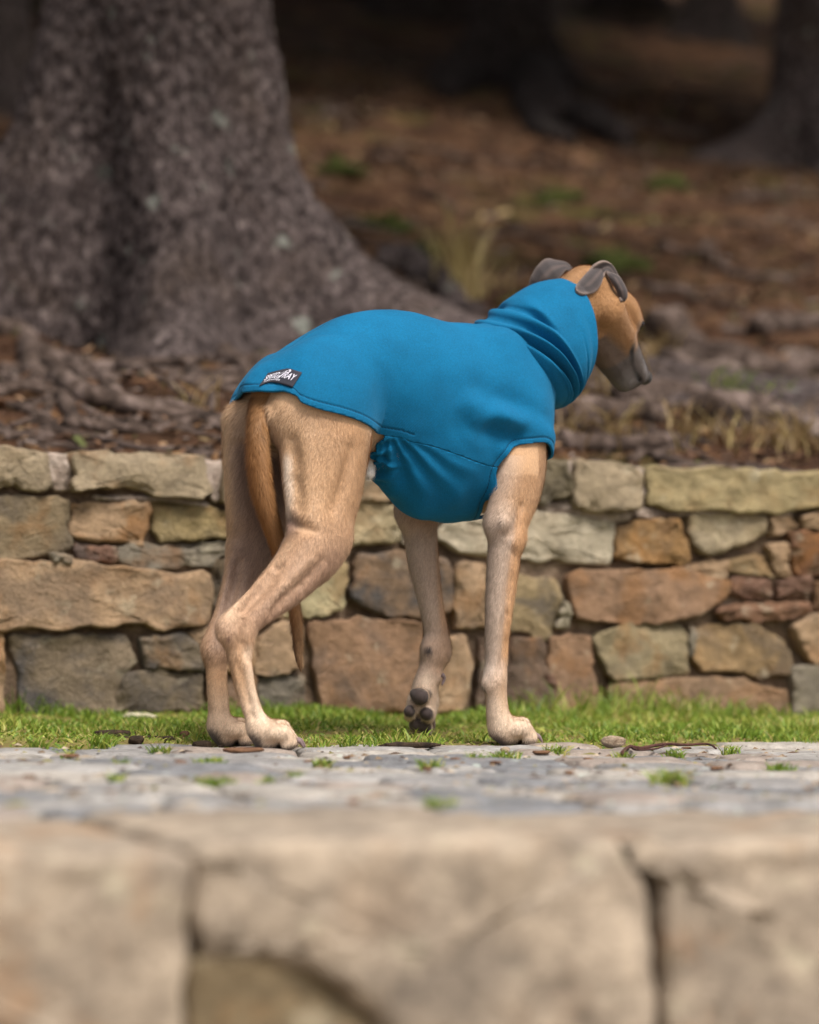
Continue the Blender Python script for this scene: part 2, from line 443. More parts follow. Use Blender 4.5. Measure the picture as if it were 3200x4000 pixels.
# ---------------------------------------------------------------- dry stone wall
wall = empty('stone_wall', (*(aq(1.4, Q_WALL)[0]), 0.0))
tag(wall, 'low rubble sandstone retaining wall with flat capstones behind the dog', 'wall')
OL = (164, 146, 120); TN = (172, 143, 113); BR = (154, 122, 96); RD = (124, 94, 78); GY = (140, 129, 112); SL = (100, 98, 94); PL = (190, 176, 152); YB = (160, 124, 82)
def L3(*p): return [(x * .5, 916.4 + y * .5) for x, y in p]
def R4(*p): return [(862.5 + x * .5, 916.4 + y * .5) for x, y in p]
WALL = [
 (L3((-160, 40), (-60, 45), (60, 52), (185, 72), (205, 130), (215, 200), (200, 225), (110, 228), (60, 195), (0, 215), (-160, 225)), OL, .2),
 (L3((290, 75), (500, 75), (700, 82), (850, 92), (865, 180), (890, 230), (840, 262), (720, 262), (640, 248), (520, 222), (420, 225), (310, 240), (305, 205), (325, 180), (300, 130)), OL, .1),
 (L3((945, 110), (1250, 122), (1300, 150), (1290, 268), (940, 270)), OL, .1), (L3((1310, 128), (1600, 135), (1690, 190), (1692, 272), (1520, 277), (1305, 270)), OL, .1),
 (R4((-20, 110), (550, 105), (555, 275), (300, 280), (-20, 275)), OL, .1),
 (R4((560, 105), (645, 107), (660, 180), (690, 240), (640, 270), (560, 280)), (122, 110, 88), .3),
 (R4((700, 110), (850, 115), (950, 130), (975, 240), (965, 315), (800, 320), (700, 305), (692, 200)), OL, .3),
 (R4((995, 135), (1200, 140), (1500, 155), (1800, 162), (1800, 308), (1500, 320), (1200, 315), (1000, 300), (1018, 250)), (168, 150, 112), .1),
 (L3((-160, 268), (-60, 265), (80, 255), (250, 262), (290, 280), (295, 420), (300, 480), (180, 515), (60, 528), (-160, 525)), (140, 122, 96), .5),
 (L3((300, 285), (420, 278), (560, 272), (635, 280), (632, 390), (600, 455), (480, 450), (380, 440), (310, 420)), TN, .3),
 (L3((640, 280), (760, 275), (860, 300), (985, 320), (985, 440), (900, 435), (800, 448), (680, 445), (645, 400)), (158, 138, 98), .2),
 (L3((315, 460), (500, 465), (500, 530), (330, 515)), RD, .7), (L3((210, 498), (300, 500), (308, 525), (212, 528)), GY, .3),
 (L3((505, 465), (700, 455), (860, 455), (985, 460), (985, 500), (930, 510), (880, 550), (700, 555), (590, 560), (512, 532)), GY, .3),
 (L3((-160, 540), (100, 535), (250, 530), (420, 545), (600, 570), (740, 590), (860, 575), (885, 640), (880, 780), (850, 800), (690, 810), (560, 790), (380, 800), (250, 815), (100, 805), (20, 825), (-160, 820)), TN, .35),
 (L3((890, 540), (985, 520), (1010, 640), (985, 740), (900, 770)), (104, 90, 72), .5),
 (L3((-160, 832), (15, 835), (20, 940), (10, 1190), (-160, 1190)), TN, .1),
 (L3((45, 840), (150, 830), (290, 850), (550, 850), (580, 960), (540, 990), (520, 1060), (460, 1190), (100, 1190), (85, 1000), (70, 960)), (132, 116, 96), 1.0),
 (L3((585, 850), (780, 840), (860, 900), (870, 1000), (800, 985), (620, 990), (602, 930)), (124, 110, 92), .9),
 (L3((540, 992), (700, 995), (860, 1012), (870, 1150), (700, 1170), (480, 1170), (525, 1060)), (130, 114, 92), .7),
 (L3((790, 838), (900, 800), (1060, 800), (1065, 1000), (880, 990), (866, 900)), TN, .2), (L3((880, 1015), (1070, 1010), (1075, 1170), (875, 1170)), BR, .4),
 (L3((1080, 900), (1100, 830), (1200, 785), (1270, 800), (1270, 990), (1090, 1008)), TN, .2), (L3((1090, 1018), (1280, 1012), (1290, 1170), (1090, 1170)), GY, .6),
 ([(655, 1312), (750, 1303), (850, 1308), (890, 1320), (895, 1440), (880, 1500), (680, 1500), (665, 1400)], BR, .45),
 ([(900, 1335), (985, 1335), (990, 1400), (985, 1460), (970, 1500), (905, 1500)], TN, .2),
 ([(600, 1180), (715, 1175), (728, 1190), (725, 1280), (660, 1300), (600, 1305)], (180, 166, 130), .0),
 ([(755, 1165), (850, 1163), (945, 1185), (960, 1230), (955, 1290), (900, 1305), (820, 1295), (750, 1270), (738, 1250), (748, 1200)], (134, 110, 88), 1.0),
 ([(495, 1062), (620, 1058), (735, 1060), (730, 1165), (600, 1172), (495, 1170)], OL, .2), ([(500, 1182), (592, 1182), (592, 1300), (500, 1302)], TN, .3), ([(470, 1315), (538, 1310), (535, 1405), (470, 1410)], TN, .5),
 (R4((195, 545), (250, 530), (320, 545), (325, 800), (200, 812), (190, 760), (210, 640)), TN, .3),
 (R4((332, 560), (480, 590), (620, 600), (645, 680), (610, 800), (605, 850), (540, 850), (430, 820), (332, 808)), (152, 132, 100), .9),
 (R4((660, 700), (685, 760), (680, 815), (635, 810), (642, 740)), PL, .1),
 ([(750, 1061), (840, 1059), (848, 1075), (845, 1136), (800, 1146), (740, 1146)], (178, 160, 126), .1), ([(855, 1077), (922, 1080), (924, 1148), (853, 1148)], GY, .4),
 (R4((125, 400), (200, 355), (330, 330), (500, 320), (700, 340), (870, 370), (865, 460), (850, 545), (700, 535), (500, 515), (330, 510), (220, 490), (130, 440)), PL, .05),
 (R4((880, 385), (960, 365), (1140, 360), (1165, 450), (1180, 530), (1100, 545), (960, 535), (872, 510)), YB, .4),
 (R4((1185, 340), (1300, 325), (1500, 335), (1510, 400), (1470, 430), (1380, 470), (1280, 505), (1220, 480), (1185, 420)), (176, 158, 128), .3),
 (R4((1520, 345), (1610, 340), (1640, 390), (1600, 410), (1530, 420)), TN, .3), (R4((1650, 335), (1800, 335), (1800, 398), (1660, 395)), TN, .1),
 (R4((1605, 415), (1690, 405), (1800, 415), (1800, 590), (1640, 585), (1610, 500)), (128, 92, 68), .2),
 (R4((1510, 470), (1580, 455), (1600, 520), (1615, 590), (1555, 595), (1530, 540)), TN, .1), (R4((1360, 530), (1480, 500), (1520, 515), (1545, 600), (1470, 588), (1360, 575)), (150, 126, 92), .2),
 (R4((670, 580), (760, 565), (1000, 560), (1170, 560), (1260, 610), (1350, 605), (1345, 670), (1290, 715), (1160, 785), (1000, 790), (800, 790), (700, 780), (685, 690)), BR, .15),
 (R4((1180, 552), (1270, 525), (1350, 530), (1352, 592), (1290, 602), (1210, 588)), TN, .1), (R4((1362, 597), (1440, 592), (1540, 610), (1550, 690), (1430, 680), (1362, 670)), RD, .2),
 (R4((1550, 612), (1690, 605), (1695, 690), (1560, 690)), RD, .1), (R4((1310, 722), (1500, 702), (1680, 702), (1690, 750), (1560, 780), (1320, 785), (1295, 750)), (134, 100, 78), .2),
 (R4((1705, 610), (1800, 600), (1800, 740), (1705, 740)), (130, 98, 72), .1),
 (R4((610, 850), (700, 850), (770, 860), (780, 1000), (800, 1180), (620, 1190), (600, 1000)), BR, .2),
 (R4((780, 850), (900, 800), (1150, 795), (1170, 880), (1180, 1010), (1000, 1020), (850, 1030), (800, 930)), (152, 136, 106), .2),
 (R4((1210, 820), (1330, 795), (1480, 800), (1560, 840), (1620, 950), (1610, 1000), (1500, 1020), (1380, 1000), (1240, 1000), (1200, 920)), (150, 124, 90), .5),
 (R4((1620, 800), (1680, 760), (1800, 750), (1800, 950), (1690, 960), (1640, 880)), TN, .3), (R4((430, 850), (540, 850), (560, 960), (600, 1060), (590, 1190), (420, 1190), (420, 1000)), (120, 98, 82), .3),
 (R4((845, 1040), (1000, 1030), (1200, 1025), (1400, 1035), (1590, 1080), (1600, 1180), (1400, 1215), (1100, 1220), (900, 1210), (850, 1130)), (150, 122, 96), .2),
 (R4((1615, 985), (1650, 965), (1800, 970), (1800, 1190), (1622, 1190)), GY, .2), (R4((300, 852), (415, 848), (412, 1190), (290, 1190)), (112, 92, 78), .3),
 (R4((555, 990), (598, 1010), (608, 1060), (602, 1060)), RD, .2), (R4((1185, 800), (1205, 830), (1195, 930), (1180, 900)), GY, .2),
]
for i, (poly, c, dk) in enumerate(WALL):
    pl = np.array([to_plane(x, y, Q_WALL) for x, y in poly])
    jig = RNG.random()
    top = i < 8
    stone_obj('stone', pl, Q_WALL, .115 + .03 * RNG.random(), M_STONE, wall, srgb(*c), dk, r=.0032 + .003 * jig, proud=(.010 if top else 0) + .012 * (RNG.random() - .4), seed=i + 3, rough=.0062, n=60, grow=.0020, jit=.0046)
# the wall runs on to both sides of what the camera sees
def extend(a0, a1_):
    z = -.03; k = 0
    for h in (.095, .085, .09, .075, .065):
        a = a0
        while a < a1_:
            w = .10 + .22 * RNG.random(); w = min(w, a1_ - a)
            if w > .04:
                pl = np.array([(a + .004, z + .003), (a + w * .5, z + .003 + .006 * RNG.random()), (a + w - .004, z + .003), (a + w - .004 - .008 * RNG.random(), z + h - .004), (a + w * .5, z + h - .002 - .008 * RNG.random()), (a + .006, z + h - .004)])
                stone_obj('stone', pl, Q_WALL, .12, M_STONE, wall, srgb(*[OL, TN, BR, GY, PL, YB][int(RNG.integers(6))]), .6 * RNG.random(), r=.012, proud=.012 * RNG.random(), seed=200 + k, n=28)
            a += w; k += 1
        z += h
aL = to_plane(-80, 1200, Q_WALL)[0]; aR = to_plane(1765, 1200, Q_WALL)[0]
extend(aL - 1.3, aL - .004); extend(aR + .004, aR + 1.4)
for poly in (L3((192, 74), (288, 76), (296, 130), (322, 182), (300, 206), (306, 235), (240, 240), (212, 205), (206, 130)), L3((852, 95), (943, 106), (938, 270), (905, 285), (885, 262), (886, 228), (868, 180)),
             R4((648, 107), (697, 110), (690, 200), (700, 268), (688, 240), (664, 180)), R4((954, 133), (992, 137), (1014, 250), (998, 300), (978, 300), (976, 240)),
             L3((395, 248), (640, 258), (860, 275), (900, 292), (860, 298), (760, 274), (640, 278), (560, 270), (410, 276)), R4((560, 285), (690, 275), (700, 312), (950, 322), (930, 362), (870, 366), (700, 336), (560, 316)), R4((985, 305), (1190, 320), (1500, 325), (1640, 325), (1640, 335), (1300, 322), (1180, 336), (1000, 350), (950, 345))):
    pl = np.array([to_plane(x, y, Q_WALL) for x, y in poly])
    stone_obj('mortar_joint', pl, Q_WALL, .08, M_MORTAR, wall, (1, 1, 1), 0, r=.004, proud=-.004, seed=90 + len(wall.children), rough=.005, jit=.002)
# earth and rubble filling behind the faces
NA = 200; av = np.linspace(aL - 1.3, aR + 1.4, NA); zv = np.linspace(-.06, .372, 40)
AA, ZZ = np.meshgrid(av, zv, indexing='ij')
Vc = np.column_stack([AA.ravel(), np.zeros(AA.size), ZZ.ravel()])
dq = .012 * fbm(Vc, 18, 4, 31)
xy = np.outer(Vc[:, 0], EA) + np.outer(Q_WALL + .018 + 1.0 * dq, EQ)
front = np.column_stack([xy, Vc[:, 2]])
idx = np.arange(NA * 40).reshape(NA, 40)
Fq = [(idx[i, j], idx[i + 1, j], idx[i + 1, j + 1], idx[i, j + 1]) for i in range(NA - 1) for j in range(39)]
b0 = len(front)
xyb = np.outer(av, EA) + np.outer(np.full(NA, Q_WALL + .14), EQ)
back = np.column_stack([xyb, np.full(NA, .372)])
V = np.concatenate([front, back])
Fq += [(idx[i, 39], idx[i + 1, 39], b0 + i + 1, b0 + i) for i in range(NA - 1)]
mesh_obj('earth_filling', V, Fq, M_DIRT, wall)

# ---------------------------------------------------------------- forest floor
t_near = np.concatenate([np.linspace(-1.2, .15, 26)[:-1], np.linspace(.15, .60, 230), np.linspace(.60, 2.2, 26)[1:]])
qv = np.concatenate([[Q_WALL + .085, Q_WALL + .11], Q_SOIL + .03 + 40 * (np.linspace(0, 1, 250) ** 3.0)])
TT, QQ = np.meshgrid(t_near, qv, indexing='ij')
A_ = TT * QQ
XY = np.outer(A_.ravel(), EA) + np.outer(QQ.ravel(), EQ)
Zs = soil_z(XY[:, 0], XY[:, 1])
nq = len(qv); nt_ = len(t_near)
idx = np.arange(nt_ * nq).reshape(nt_, nq)
Fq = np.column_stack([idx[:-1, :-1].ravel(), idx[1:, :-1].ravel(), idx[1:, 1:].ravel(), idx[:-1, 1:].ravel()])
floor = mesh_obj('forest_floor', np.column_stack([XY, Zs]), Fq, M_FLOOR)
tag(floor, kind='structure')

# ---------------------------------------------------------------- turf strip
gv = np.linspace(-1.2, 4.2, 180); qg = np.linspace(Q_PAVE - .12, Q_WALL + .07, 34)
GA, GQ = np.meshgrid(gv, qg, indexing='ij')
XYg = np.outer(GA.ravel(), EA) + np.outer(GQ.ravel(), EQ)
def turf_z(x, y):
    q = np.column_stack([x, y]) @ EQ
    P = np.column_stack([x, y, 0 * x])
    return pave_z(x) - .012 + np.clip((q - Q_PAVE + .08) / .10, 0, 1) * .012 + np.clip((q - Q_PAVE) / .7, 0, 1) * .012 + .006 * vnoise(P, 7, 2) * np.clip((q - Q_PAVE) / .1, 0, 1)
idx = np.arange(180 * 34).reshape(180, 34)
Fq = np.column_stack([idx[:-1, :-1].ravel(), idx[1:, :-1].ravel(), idx[1:, 1:].ravel(), idx[:-1, 1:].ravel()])
turf = mesh_obj('turf', np.column_stack([XYg, turf_z(XYg[:, 0], XYg[:, 1])]), Fq, M_TURFSOIL); tag(turf, kind='structure')

def grass_mat(name, lo, mid, hi):
    m, nt, b = new_mat(name); nb = NB(nt)
    c = nb.ramp(nb.attr('tone'), [(0, lo), (.5, mid), (.85, hi), (1, srgb(176, 160, 100))])
    nt.links.new(c, b.inputs['Base Color']); b.inputs['Roughness'].default_value = .5; b.inputs['Specular IOR Level'].default_value = .35
    b.inputs['Transmission Weight'].default_value = 0
    t = nb.n('ShaderNodeBsdfTranslucent'); nb.lk(c, t.inputs[0])
    mx = nb.n('ShaderNodeMixShader'); mx.inputs[0].default_value = .35
    nb.lk(b.outputs[0], mx.inputs[1]); nb.lk(t.outputs[0], mx.inputs[2])
    out = [q for q in nt.nodes if q.type == 'OUTPUT_MATERIAL'][0]; nb.lk(mx.outputs[0], out.inputs[0])
    return m
M_GRASS = grass_mat('short green grass', srgb(80, 108, 34), srgb(122, 148, 50), srgb(176, 178, 86))
M_DRY = grass_mat('dry straw grass', srgb(100, 78, 50), srgb(138, 112, 74), srgb(184, 160, 112))
def blades(base, h, w, lean, tone, rng):
    """base (n,3); each blade three faces; returns V,F,tone"""
    n = len(base)
    az = rng.random(n) * 2 * math.pi; side = np.column_stack([np.cos(az), np.sin(az), np.zeros(n)])
    la = rng.random(n) * 2 * math.pi; ld = np.column_stack([np.cos(la), np.sin(la), np.zeros(n)])
    up = np.array([0, 0, 1.0])
    V = np.empty((n, 7, 3))
    for k, (t, ww) in enumerate(((0, 1.0), (.4, .9), (.75, .6))):
        c = base + up * (h * t)[:, None] * (1 - .15 * lean[:, None] * t) + ld * (h * lean * t * t)[:, None]
        V[:, 2 * k] = c - side * (w * ww)[:, None]; V[:, 2 * k + 1] = c + side * (w * ww)[:, None]
    V[:, 6] = base + up * (h * (1 - .25 * lean))[:, None] + ld * (h * lean)[:, None]
    o = np.arange(n)[:, None] * 7
    F = np.concatenate([o + np.array([[0, 1, 3]]), o + np.array([[0, 3, 2]]), o + np.array([[2, 3, 5]]), o + np.array([[2, 5, 4]]), o + np.array([[4, 5, 6]])])
    return V.reshape(-1, 3), F, np.repeat(tone, 7)
rg = np.random.default_rng(5)
n = 46000
a = rg.uniform(.35, 3.0, n); q = Q_PAVE - .07 + (Q_WALL + .02 - Q_PAVE + .07) * rg.random(n)
xy = np.outer(a, EA) + np.outer(q, EQ); P = np.column_stack([xy, np.zeros(n)])
cl = fbm(P, 9, 3, 12); cl2 = vnoise(P, 3, 44)
keep = (cl > -.06 + .50 * vnoise(P, 2.6, 71) + .9 * np.clip((Q_PAVE + .04 - q) / .10, 0, 1)) & (rg.random(n) < np.clip((q - Q_PAVE + .075) / .05, 0, 1))
xy, q, cl, cl2, P = xy[keep], q[keep], cl[keep], cl2[keep], P[keep]; n = len(q)
near_wall = np.clip((q - (Q_WALL - .22)) / .2, 0, 1)
h = (.006 + .012 * rg.random(n)) * (1 + .8 * np.clip(cl, -.3, 1)) + near_wall * (.001 + .052 * rg.random(n) ** 2.2 * np.clip(.3 + 2.0 * cl2, .0, 1.7))
base = np.column_stack([xy, turf_z(xy[:, 0], xy[:, 1]) - .002])
tone = np.clip(.50 + .30 * cl + .26 * rg.normal(size=n) + .14 * cl2 - .2 * near_wall, 0, 1)
V, F, tn = blades(base, h, .0009 + .0008 * rg.random(n), .3 + .7 * rg.random(n), tone, rg)
n2 = 26000
a2_ = rg.uniform(.35, 3.0, n2); q2_ = rg.uniform(Q_PAVE - .05, Q_WALL + .02, n2)
xy2 = np.outer(a2_, EA) + np.outer(q2_, EQ)
V2, F2, tn2 = blades(np.column_stack([xy2, turf_z(xy2[:, 0], xy2[:, 1]) - .001]), .003 + .007 * rg.random(n2), .0009 + .0012 * rg.random(n2), .8 + .9 * rg.random(n2), np.clip(.55 + .35 * rg.normal(size=n2), 0, 1), rg)
F = np.concatenate([F, F2 + len(V)]); V = np.concatenate([V, V2]); tn = np.concatenate([tn, tn2])
g = mesh_obj('grass', V, F, M_GRASS, None, False, {'tone': tn}); tag(g, 'short bright green grass along the foot of the wall', 'grass', kind='stuff')

# ---------------------------------------------------------------- paving of setts
M_JOINT = noise_mat('gritty joint', [(.3, srgb(92, 82, 66)), (.6, srgb(126, 114, 94)), (.8, srgb(112, 116, 70))], 30)
gv = np.linspace(-1.6, 4.4, 160); qg = np.linspace(Q_KERB - .06, Q_PAVE + .02, 40)
GA, GQ = np.meshgrid(gv, qg, indexing='ij')
XYg = np.outer(GA.ravel(), EA) + np.outer(GQ.ravel(), EQ)
idx = np.arange(160 * 40).reshape(160, 40)
Fq = np.column_stack([idx[:-1, :-1].ravel(), idx[1:, :-1].ravel(), idx[1:, 1:].ravel(), idx[:-1, 1:].ravel()])
pave = mesh_obj('paving', np.column_stack([XYg, pave_z(XYg[:, 0]) - .009 + .0015 * vnoise(np.column_stack([XYg, 0 * XYg[:, 0]]), 60, 8)]), Fq, M_JOINT)
tag(pave, kind='structure')
def sett(poly, seed, hgt):
    """flat-topped worn stone from a ground outline in (along, across)"""
    n = 24
    P = resample(poly, n, .003, seed)
    if area2(P) < 0: P = P[::-1]
    T = np.roll(P, -1, 0) - np.roll(P, 1, 0); T /= np.linalg.norm(T, axis=1)[:, None] + 1e-9
    NI = np.column_stack([-T[:, 1], T[:, 0]]); c = P.mean(0)
    I = P + NI * .010
    rings = [(P, -.03), (P, -.0075), (P + NI * .003, -.0028), (I, 0), (c + (I - c) * .66, .0012), (c + (I - c) * .33, .0016)]
    V = []
    for R, dz in rings:
        xy = np.outer(R[:, 0], EA) + np.outer(R[:, 1], EQ)
        V.append(np.column_stack([xy, pave_z(xy[:, 0]) + hgt + dz]))
    xy = np.outer(c[:1], EA) + np.outer(c[1:], EQ)
    V.append(np.column_stack([xy, pave_z(xy[:, 0]) + hgt + .0016]))
    V = np.concatenate(V)
    V[n:, 2] += .0034 * fbm(V[n:] + seed, 30, 4, seed)
    F = []
    for i in range(len(rings) - 1):
        for j in range(n):
            k = (j + 1) % n; F.append((i * n + j, i * n + k, (i + 1) * n + k, (i + 1) * n + j))
    l = (len(rings) - 1) * n
    for j in range(n): F.append((l + j, l + (j + 1) % n, len(V) - 1))
    return V, F
FOOTPTS = []
q = Q_KERB - .004; row = 0; ks = 0
while q < Q_PAVE - .02:
    w = .065 + .05 * rg.random(); w = min(w, Q_PAVE + .012 - q)
    a = -.15 + .1 * rg.random()
    while a < 3.0:
        L = .075 + .11 * rg.random()
        j = lambda: .009 * (rg.random() - .5)
        poly = np.array([(a + .004 + j(), q + .004 + j()), (a + L - .004 + j(), q + .004 + j()), (a + L - .004 + j(), q + w - .004 + j()), (a + .004 + j(), q + w - .004 + j())])
        V, F = sett(poly, ks, -.0026 + .0064 * (rg.random() - .5))
        o = mesh_obj('paving_stone', V, F, M_SETT, pave)
        base = [(130, 126, 123), (146, 141, 136), (112, 111, 112), (154, 146, 137), (138, 125, 115)][int(rg.integers(5))]
        o.color = (*srgb(*base), 1)
        a += L; ks += 1
    q += w; row += 1

# grit, needles and crumbs lying on the setts
def crumbs(n_, q0, q1, size, pal_, name, label, zf):
    a = rg.uniform(-.1, 2.9, n_); q_ = rg.uniform(q0, q1, n_)
    c = np.column_stack([np.outer(a, EA) + np.outer(q_, EQ), np.zeros(n_)]); c[:, 2] = zf(c[:, 0], c[:, 1])
    dd = np.array([(1, 0, 0), (-.6, .9, 0), (-.6, -.9, 0), (.1, .05, .75)])
    sz_ = size * (.3 + rg.random(n_) ** 3 * 1.7); az_ = rg.random(n_) * 6.283
    el = 1 + 2.5 * (rg.random(n_) < .35) * rg.random(n_)
    V = np.empty((n_, 4, 3))
    for k in range(4):
        x = dd[k, 0] * sz_ * el; y = dd[k, 1] * sz_ * (.5 + .5 / el); V[:, k, 0] = c[:, 0] + x * np.cos(az_) - y * np.sin(az_); V[:, k, 1] = c[:, 1] + x * np.sin(az_) + y * np.cos(az_); V[:, k, 2] = c[:, 2] + dd[k, 2] * sz_ * .7
    o = np.arange(n_)[:, None] * 4
    F = np.concatenate([o + np.array([[0, 1, 3]]), o + np.array([[1, 2, 3]]), o + np.array([[2, 0, 3]])])
    col = np.array([srgb(*p) for p in pal_])[rg.integers(len(pal_), size=n_)] * (.6 + .6 * rg.random(n_))[:, None]
    ob = mesh_obj(name, V.reshape(-1, 3), F, M_CRUMB, None, False, {'col': np.repeat(col, 4, axis=0)}); tag(ob, label, 'debris', kind='stuff')
M_CRUMB, nt_c, b_c = new_mat('grit and crumbs'); nb = NB(nt_c); nt_c.links.new(nb.attr('col', 'Color'), b_c.inputs['Base Color']); b_c.inputs['Roughness'].default_value = .9
crumbs(3800, Q_KERB, Q_PAVE + .03, .0030, [(92, 68, 50), (132, 108, 82), (70, 54, 44), (168, 150, 128), (120, 112, 60)], 'paving_grit', 'grit, crumbs and dead needles scattered over the grey setts', lambda x, y: pave_z(x) - .0012)

# ---------------------------------------------------------------- step of big blocks in front
step = empty('stone_step', (*(aq(.8, Q_EDGE)[0]), -.45))
tag(step, 'raised edge of big pale sandstone blocks in front of the paving', 'step')
zt = lambda a: float(pave_z((a * EA + Q_EDGE * EQ)[0]))
def fpoly(pts): return np.array([to_plane(x, y, Q_EDGE) for x, y in pts])
def top_at(px, dz=-.003): p = to_plane(px, 1760, Q_EDGE); return (p[0], zt(p[0]) + dz)
def blk(poly, c, dk, seed, proud=0.0, depth=.322, r=.013, grow=0.0):
    V, F = stone_VF(poly, Q_EDGE, depth, r=r, proud=proud, seed=seed, n=64, rough=.006, jit=.004, grow=grow)
    o = mesh_obj('block', V, F, M_KERB, step); o.color = (*srgb(*c), dk); return o
def P_(pts): return [tuple(p) if isinstance(p, np.ndarray) else p for p in pts]
E = lambda x, y: tuple(to_plane(x, y, Q_EDGE))
KB = (162, 146, 128)
blk([top_at(-700, -.008), top_at(-350, -.008), top_at(0, -.008), top_at(401, -.008), E(386, 1900), E(382, 2330), E(-700, 2330)], KB, .25, 401, grow=.004)
blk([top_at(399), top_at(700), top_at(1000), top_at(1314), E(1334, 1800), E(1358, 1860), E(1368, 2000), E(1374, 2330), E(860, 2330), E(845, 2200), E(800, 2130), E(700, 2060), E(580, 2012), E(500, 2018), E(428, 2040), E(424, 1900)], (164, 148, 130), .35, 402, grow=.004)
blk([E(423, 2044), E(500, 2022), E(580, 2016), E(698, 2064), E(797, 2134), E(842, 2203), E(855, 2330), E(425, 2330)], (120, 104, 80), .6, 403, proud=-.009, depth=.2, r=.006, grow=.006)
blk([top_at(1311, -.009), top_at(1500, -.009), top_at(1800, -.009), top_at(2300, -.009), E(2300, 2330), E(1418, 2330), E(1414, 2000), E(1406, 1850), E(1368, 1792)], KB, .3, 404, grow=.004)
for k, (x0, x1) in enumerate(((-1500, -720), (2320, 3100), (3120, 3800))):
    blk([top_at(x0), top_at((x0 + x1) / 2), top_at(x1), E(x1, 2330), E(x0, 2330)], KB, .3, 410 + k)
# footing and lower ground where the camera stands
def quadstrip(pts): return np.array(pts)
a0, a1_ = -3.0, 5.0
zc = -.45
lowV = []
for q_, z_ in ((Q_EDGE + .06, -.06), (Q_EDGE + .06, -.47)):
    for a in (a0, a1_): lowV.append([*(a * EA + q_ * EQ), z_ + (0 if z_ < -.1 else float(pave_z((a * EA)[0])))])
mesh_obj('footing', lowV, [(0, 1, 3, 2)], M_DIRT, step, False)
G = 120.0
gp = [(-G, -G), (G, -G), (G, G), (-G, G)]
nG = 60
gx = np.concatenate([-G * np.linspace(1, 0, nG // 2) ** 3, (G * np.linspace(0, 1, nG // 2) ** 3)[1:]])
XX, YY = np.meshgrid(gx, gx, indexing='ij')
idx = np.arange(XX.size).reshape(XX.shape)
Fq = np.column_stack([idx[:-1, :-1].ravel(), idx[1:, :-1].ravel(), idx[1:, 1:].ravel(), idx[:-1, 1:].ravel()])
M_GRAVEL = noise_mat('gravelly ground', [(.3, srgb(110, 98, 80)), (.7, srgb(146, 132, 110))], 8)
gr = mesh_obj('ground', np.column_stack([XX.ravel(), YY.ravel(), np.full(XX.size, zc)]), Fq, M_GRAVEL); tag(gr, kind='structure')

# ---------------------------------------------------------------- trees
def trunk_mesh(cx, cy, r0, lobes, top, lean=(0, 0), nphi=220, seed=0, bark=.010, dense=.0075, low=-.25, taper=.018):
    zb = float(soil_z(np.array([cx]), np.array([cy]))[0])
    hs = [low]
    while hs[-1] < top: hs.append(hs[-1] + dense * (1 + 2.5 * max(0, hs[-1] - 1.5)))
    hs = np.array(hs); ph = np.linspace(0, 2 * math.pi, nphi, endpoint=False)
    HH, PH = np.meshgrid(hs, ph, indexing='ij')
    base = soil_z(cx + .45 * np.cos(ph), cy + .45 * np.sin(ph)) - zb
    h = HH - base[None, :] * np.exp(-np.maximum(HH, 0) / .4)
    R = r0 * (1 - taper * np.maximum(h, 0)) + 0 * PH
    for (p0, A, wd, Hh) in lobes:
        d = np.angle(np.exp(1j * (PH - math.radians(p0)))) / math.radians(wd)
        R = R + A * np.exp(-np.maximum(h, -.15) / Hh) * np.exp(-d * d)
    R = R + .10 * r0 * np.exp(-np.maximum(h, 0) / .5)
    x = cx + lean[0] * np.maximum(HH, 0) + R * np.cos(PH); y = cy + lean[1] * np.maximum(HH, 0) + R * np.sin(PH); z = zb + HH
    V = np.column_stack([x.ravel(), y.ravel(), z.ravel()])
    S_ = V * np.array([1, 1, .6])
    nrm = np.column_stack([np.cos(PH).ravel(), np.sin(PH).ravel(), np.zeros(PH.size)])
    V = V + nrm * (bark * (.8 * fbm(S_, 34, 3, seed) + .8 * vnoise(S_, 95, seed + 4)) + .022 * vnoise(S_, 7, seed + 8) + .016 * vnoise(V * np.array([1, 1, .12]), 13, seed + 21) * np.clip(1.6 - HH.ravel() * .4, .4, 1))[:, None]
    n1, n2 = HH.shape
    i, j = np.meshgrid(np.arange(n1 - 1), np.arange(n2), indexing='ij')
    a = i * n2 + j; b = i * n2 + (j + 1) % n2
    return V, np.column_stack([a.ravel(), b.ravel(), (b + n2).ravel(), (a + n2).ravel()]), zb
M_NEEDLE = noise_mat('spruce needles', [(.3, srgb(22, 34, 18)), (.7, srgb(40, 56, 28))], 8)
M_DEADW = noise_mat('dead bough', [(.3, srgb(52, 42, 34)), (.7, srgb(84, 70, 58))], 20)
def crown(cx, cy, z0, z1, rad, nb_, seed, parent):
    """drooping boughs: each a ribbed spray of needles"""
    r = np.random.default_rng(seed); V, F = [], []
    for k in range(nb_):
        t = k / nb_; z = z0 + (z1 - z0) * t; L = rad * (1 - .75 * t) * (.75 + .4 * r.random()); az = k * 2.399 + r.random() * .5
        d = np.array([math.cos(az), math.sin(az), 0]); s = np.array([-d[1], d[0], 0])
        for m in range(9):
            u = (m + .6) / 9; c = np.array([cx, cy, z]) + d * L * u + np.array([0, 0, -.22 * L * u * u])
            w = .42 * L * (1 - .55 * u) * (.7 + .5 * r.random())
            for sg in (1, -1):
                tip = c + s * sg * w + d * .25 * w + np.array([0, 0, -.25 * w + .05 * r.normal()])
                a = c - d * .09 * L; b = c + d * .09 * L; o = len(V)
                V += [a, b, tip + d * .05 * L, tip - d * .05 * L]; F.append((o, o + 1, o + 2, o + 3))
    return mesh_obj('crown', np.array(V), F, M_NEEDLE, parent, False)
